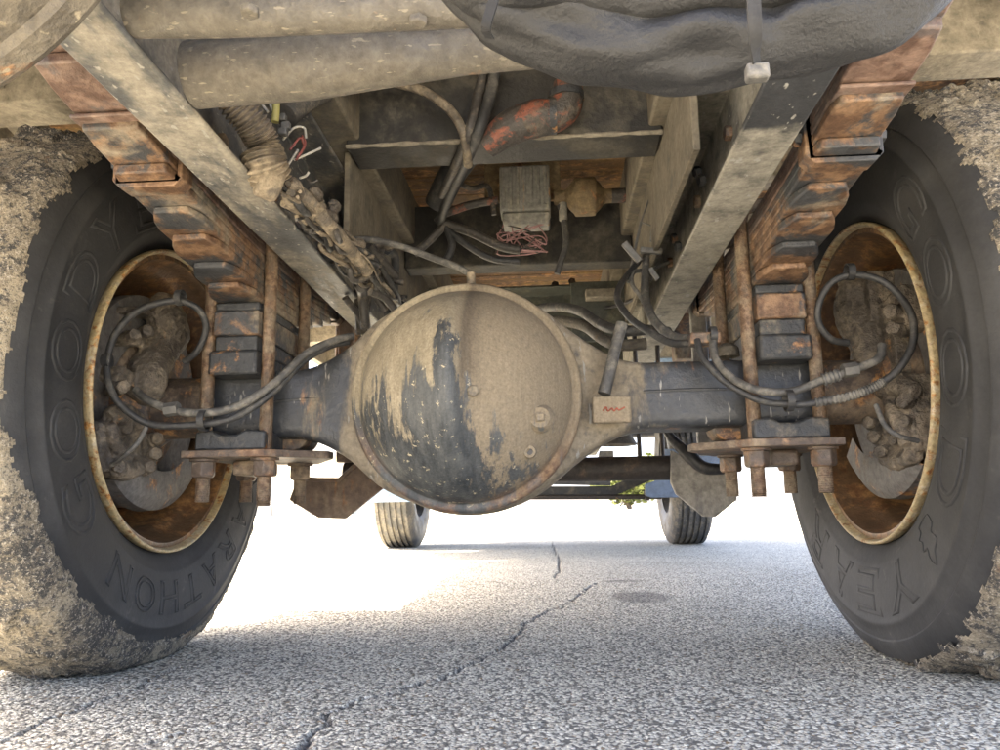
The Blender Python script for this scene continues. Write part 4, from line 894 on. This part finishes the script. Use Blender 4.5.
for s, m_ in ((-1, M_blue), (1, M_blue_shade)):
    MB().prism([(s*.66, .33), (s*.70, .315), (s*1.18, .315), (s*1.18, .62), (s*.78, .62), (s*.72, .42), (s*.66, .40)], 'y', 3.40, 3.42).build('splash_panel', m_, truck, bevel=.004)
cab = empty('cab', (0, 3.8, .6), truck)
MB().box((-1.12, 2.82, .92), (1.12, 4.9, .95)).build('cab_floor', M_darkmetal, cab)
for s in (-1, 1):
    MB().box((min(s*1.12, s*1.16), 2.82, .62), (max(s*1.12, s*1.16), 3.42, 2.2)).build('cab_side', M_blue, cab, bevel=.02)
    MB().box((min(s*1.12, s*1.16), 3.42, 1.12), (max(s*1.12, s*1.16), 4.72, 1.9)).build('fender_side', M_blue, cab, bevel=.02)
MB().box((-1.16, 2.66, .80), (1.16, 2.83, 2.6)).build('cab_back', M_blue, cab, bevel=.02)
MB().box((-1.16, 2.80, 2.2), (1.16, 4.0, 2.6)).build('cab_roof', M_blue, cab, bevel=.08)
MB().box((-1.16, 3.9, 1.9), (1.16, 4.9, 1.95)).build('hood', M_blue, cab, bevel=.02)
MB().box((-1.2, 4.85, .82), (1.2, 4.95, 1.1)).build('bumper', M_darkmetal, cab, bevel=.02)

# ------------------------------------------------------------------ rolled black cover slung under the rear
roll = empty('rolled_cover', (0.2, -0.95, 0.6)); roll['label'] = 'wrinkled black vinyl roll slung under the truck, held by plastic ties'; roll['category'] = 'vinyl roll'
def roll_mesh(low, yc, r0, sag, seed, drop=0.0, top=1.0):
    C = [Y(a, c, yc) for a, c in low]; C = catmull(C, 14); m = len(C); nn = 56; v = []
    for i, p in enumerate(C):
        t = i/(m-1); q = C[min(i+1, m-1)]-C[max(i-1, 0)]; q.normalize(); up = Vector((0, 0, 1)); up = (up-q*up.dot(q)).normalized(); sd = q.cross(up)
        rr = r0*(0.72+0.28*math.sin(math.pi*min(1, max(0, t))) ** 0.6)
        for tie in (0.12, 0.64): rr *= 1-0.10*math.exp(-((t-tie)/0.018)**2)
        cc = p+up*rr*top
        for k in range(nn):
            a = 2*math.pi*k/nn
            d = up*math.cos(a)*top+sd*math.sin(a)*1.1
            pt = cc+d*rr
            n_ = noise.noise(Vector((t*9+seed, math.cos(a)*1.4, math.sin(a)*1.4)))*.20+noise.noise(Vector((t*5+a*1.2+seed, a*2.2, 3)))*.10+noise.noise(Vector((t*16+a*2.5+seed, a*1.1-t*6, 7)))*.06
            n_ += 0.07*math.sin(a*5+t*7+seed+2*noise.noise(Vector((t*5, seed, 0))))*abs(math.sin(a))
            v.append(pt+d*rr*n_)
    f = [(i*nn+k, i*nn+(k+1) % nn, (i+1)*nn+(k+1) % nn, (i+1)*nn+k) for i in range(m-1) for k in range(nn)]+[tuple(range(nn))[::-1], tuple(range((m-1)*nn, m*nn))]
    return MB().add(v, f)
roll_mesh([(425, -24), (455, 12), (490, 39), (540, 62), (600, 79), (660, 85), (720, 82), (770, 76), (840, 61), (900, 40), (945, 8), (975, -26)], -0.98, 0.030, 0, 1.0).build('outer_fold', M_vinyl, roll, angle=80)
roll_mesh([(410, -50), (450, -8), (490, 10), (560, 20), (640, 22), (740, 18), (830, 8), (920, -10), (990, -30), (1040, -60)], -1.0, 0.036, 0, 4.0).build('inner_fold', M_vinyl, roll, angle=80)
def tie(pts, w, name='cable_tie'):
    P = catmull([Y(*q) for q in pts], 6); v = []
    for i, p in enumerate(P):
        q = (P[min(i+1, len(P)-1)]-P[max(i-1, 0)]).normalized(); sd = q.cross(Vector((0, 1, 0))).normalized()
        for a, dy in ((-w, 0), (w, 0), (w, -.003), (-w, -.003)): v.append(p+sd*a+Vector((0, dy, 0)))
    n = len(P); f = [(i*4+j, i*4+(j+1) % 4, (i+1)*4+(j+1) % 4, (i+1)*4+j) for i in range(n-1) for j in range(4)]+[(0, 1, 2, 3), (n*4-1, n*4-2, n*4-3, n*4-4)]
    return MB().add(v, f).build(name, M_tie, roll, bevel=.0008)
tie([(500, -15, -1.055), (492, 8, -1.052), (486, 30, -1.048), (490, 39, -1.03)], .0032)
tie([(752, -15, -1.055), (754, 20, -1.055), (755, 46, -1.045), (756, 70, -1.025)], .0042)
p = Y(757, 73, -1.03); MB().box(p-Vector((.0075, .005, .0055)), p+Vector((.0075, .005, .0055))).build('tie_buckle', M_hose_g, roll, bevel=.002)

# ------------------------------------------------------------------ background beyond the truck
def leaf_mat(name, c):
    return plain(name, c, 0.7, var=0.5, bscale=3)
def bush(x, y, h, wd, mat, label, name, trunk):
    t = empty(name, (x, y, 0)); t['label'] = label; t['category'] = 'tree' if trunk > .5 else 'shrub'; t['group'] = 'greenery beyond the truck'
    rg = random.Random(int(x*10)+int(y)); b = MB()
    for i in range(1100):
        a, c, r = rg.uniform(0, 6.283), rg.uniform(-1, 1), rg.random()**.4
        lob = 1+.3*math.sin(a*3+x)+.2*math.sin(a*5+c*4)
        p = Vector((x+wd*r*lob*math.sqrt(1-c*c)*math.cos(a), y+wd*r*lob*math.sqrt(1-c*c)*math.sin(a), trunk+(h-trunk)*(.5+.5*c*r)))
        s_ = rg.uniform(.10, .22); M = Matrix.Rotation(rg.uniform(0, 6), 3, 'Z') @ Matrix.Rotation(rg.uniform(0, 3), 3, 'X')
        b.add([p+M @ Vector(q) for q in ((-s_, -s_*.5, 0), (0, -s_*.7, .03), (s_, 0, 0), (0, s_*.6, .03))], [(0, 1, 2, 3)])
    b.build('crown', mat, t, smooth=False)
    b = MB(); b.tube([(x, y, 0), (x+.1, y, trunk*.6), (x, y+.1, trunk+.5*(h-trunk))], [.16, .11, .05], 10); 
    for k in range(4): b.tube([(x, y, trunk*.8), (x+math.cos(k*1.7)*wd*.5, y+math.sin(k*1.7)*wd*.5, trunk+.5*(h-trunk))], [.06, .025], 6)
    b.build('trunk', plain('grey bark', (.12, .09, .065), .9), t)
G1 = leaf_mat('yellow green leaves', (.11, .13, .03)); G2 = leaf_mat('mid green leaves', (.06, .09, .03))
bush(3.6, 36, 1.9, 1.6, G1, 'yellow green shrub seen below the cross tube', 'shrub', .2)
bush(6.0, 38, 3.0, 2.0, G1, 'larger yellow green shrub right of the other one', 'shrub', .3)
bush(-13.0, 42, 6.5, 2.6, G2, 'green tree beyond the left axle arm', 'tree', 2.0)
sh = empty('shed', (-12, 30, 0)); sh['label'] = 'pale cream shed standing far behind the left wheel'; sh['category'] = 'shed'
M_shed = plain('cream siding', (.62, .55, .42), .8); M_roof = plain('grey sheet roof', (.3, .29, .27), .7)
MB().box((-14.5, 29, 0), (-8.6, 33, 2.3)).build('wall', M_shed, sh)
MB().prism([(-14.8, 2.3), (-8.3, 2.3), (-8.3, 2.4), (-11.55, 3.6), (-14.8, 2.4)], 'y', 28.7, 33.3).build('roof', M_roof, sh)
MB().box((-12.4, 28.94, 0), (-11.2, 29.02, 2.0)).build('door', M_roof, sh)
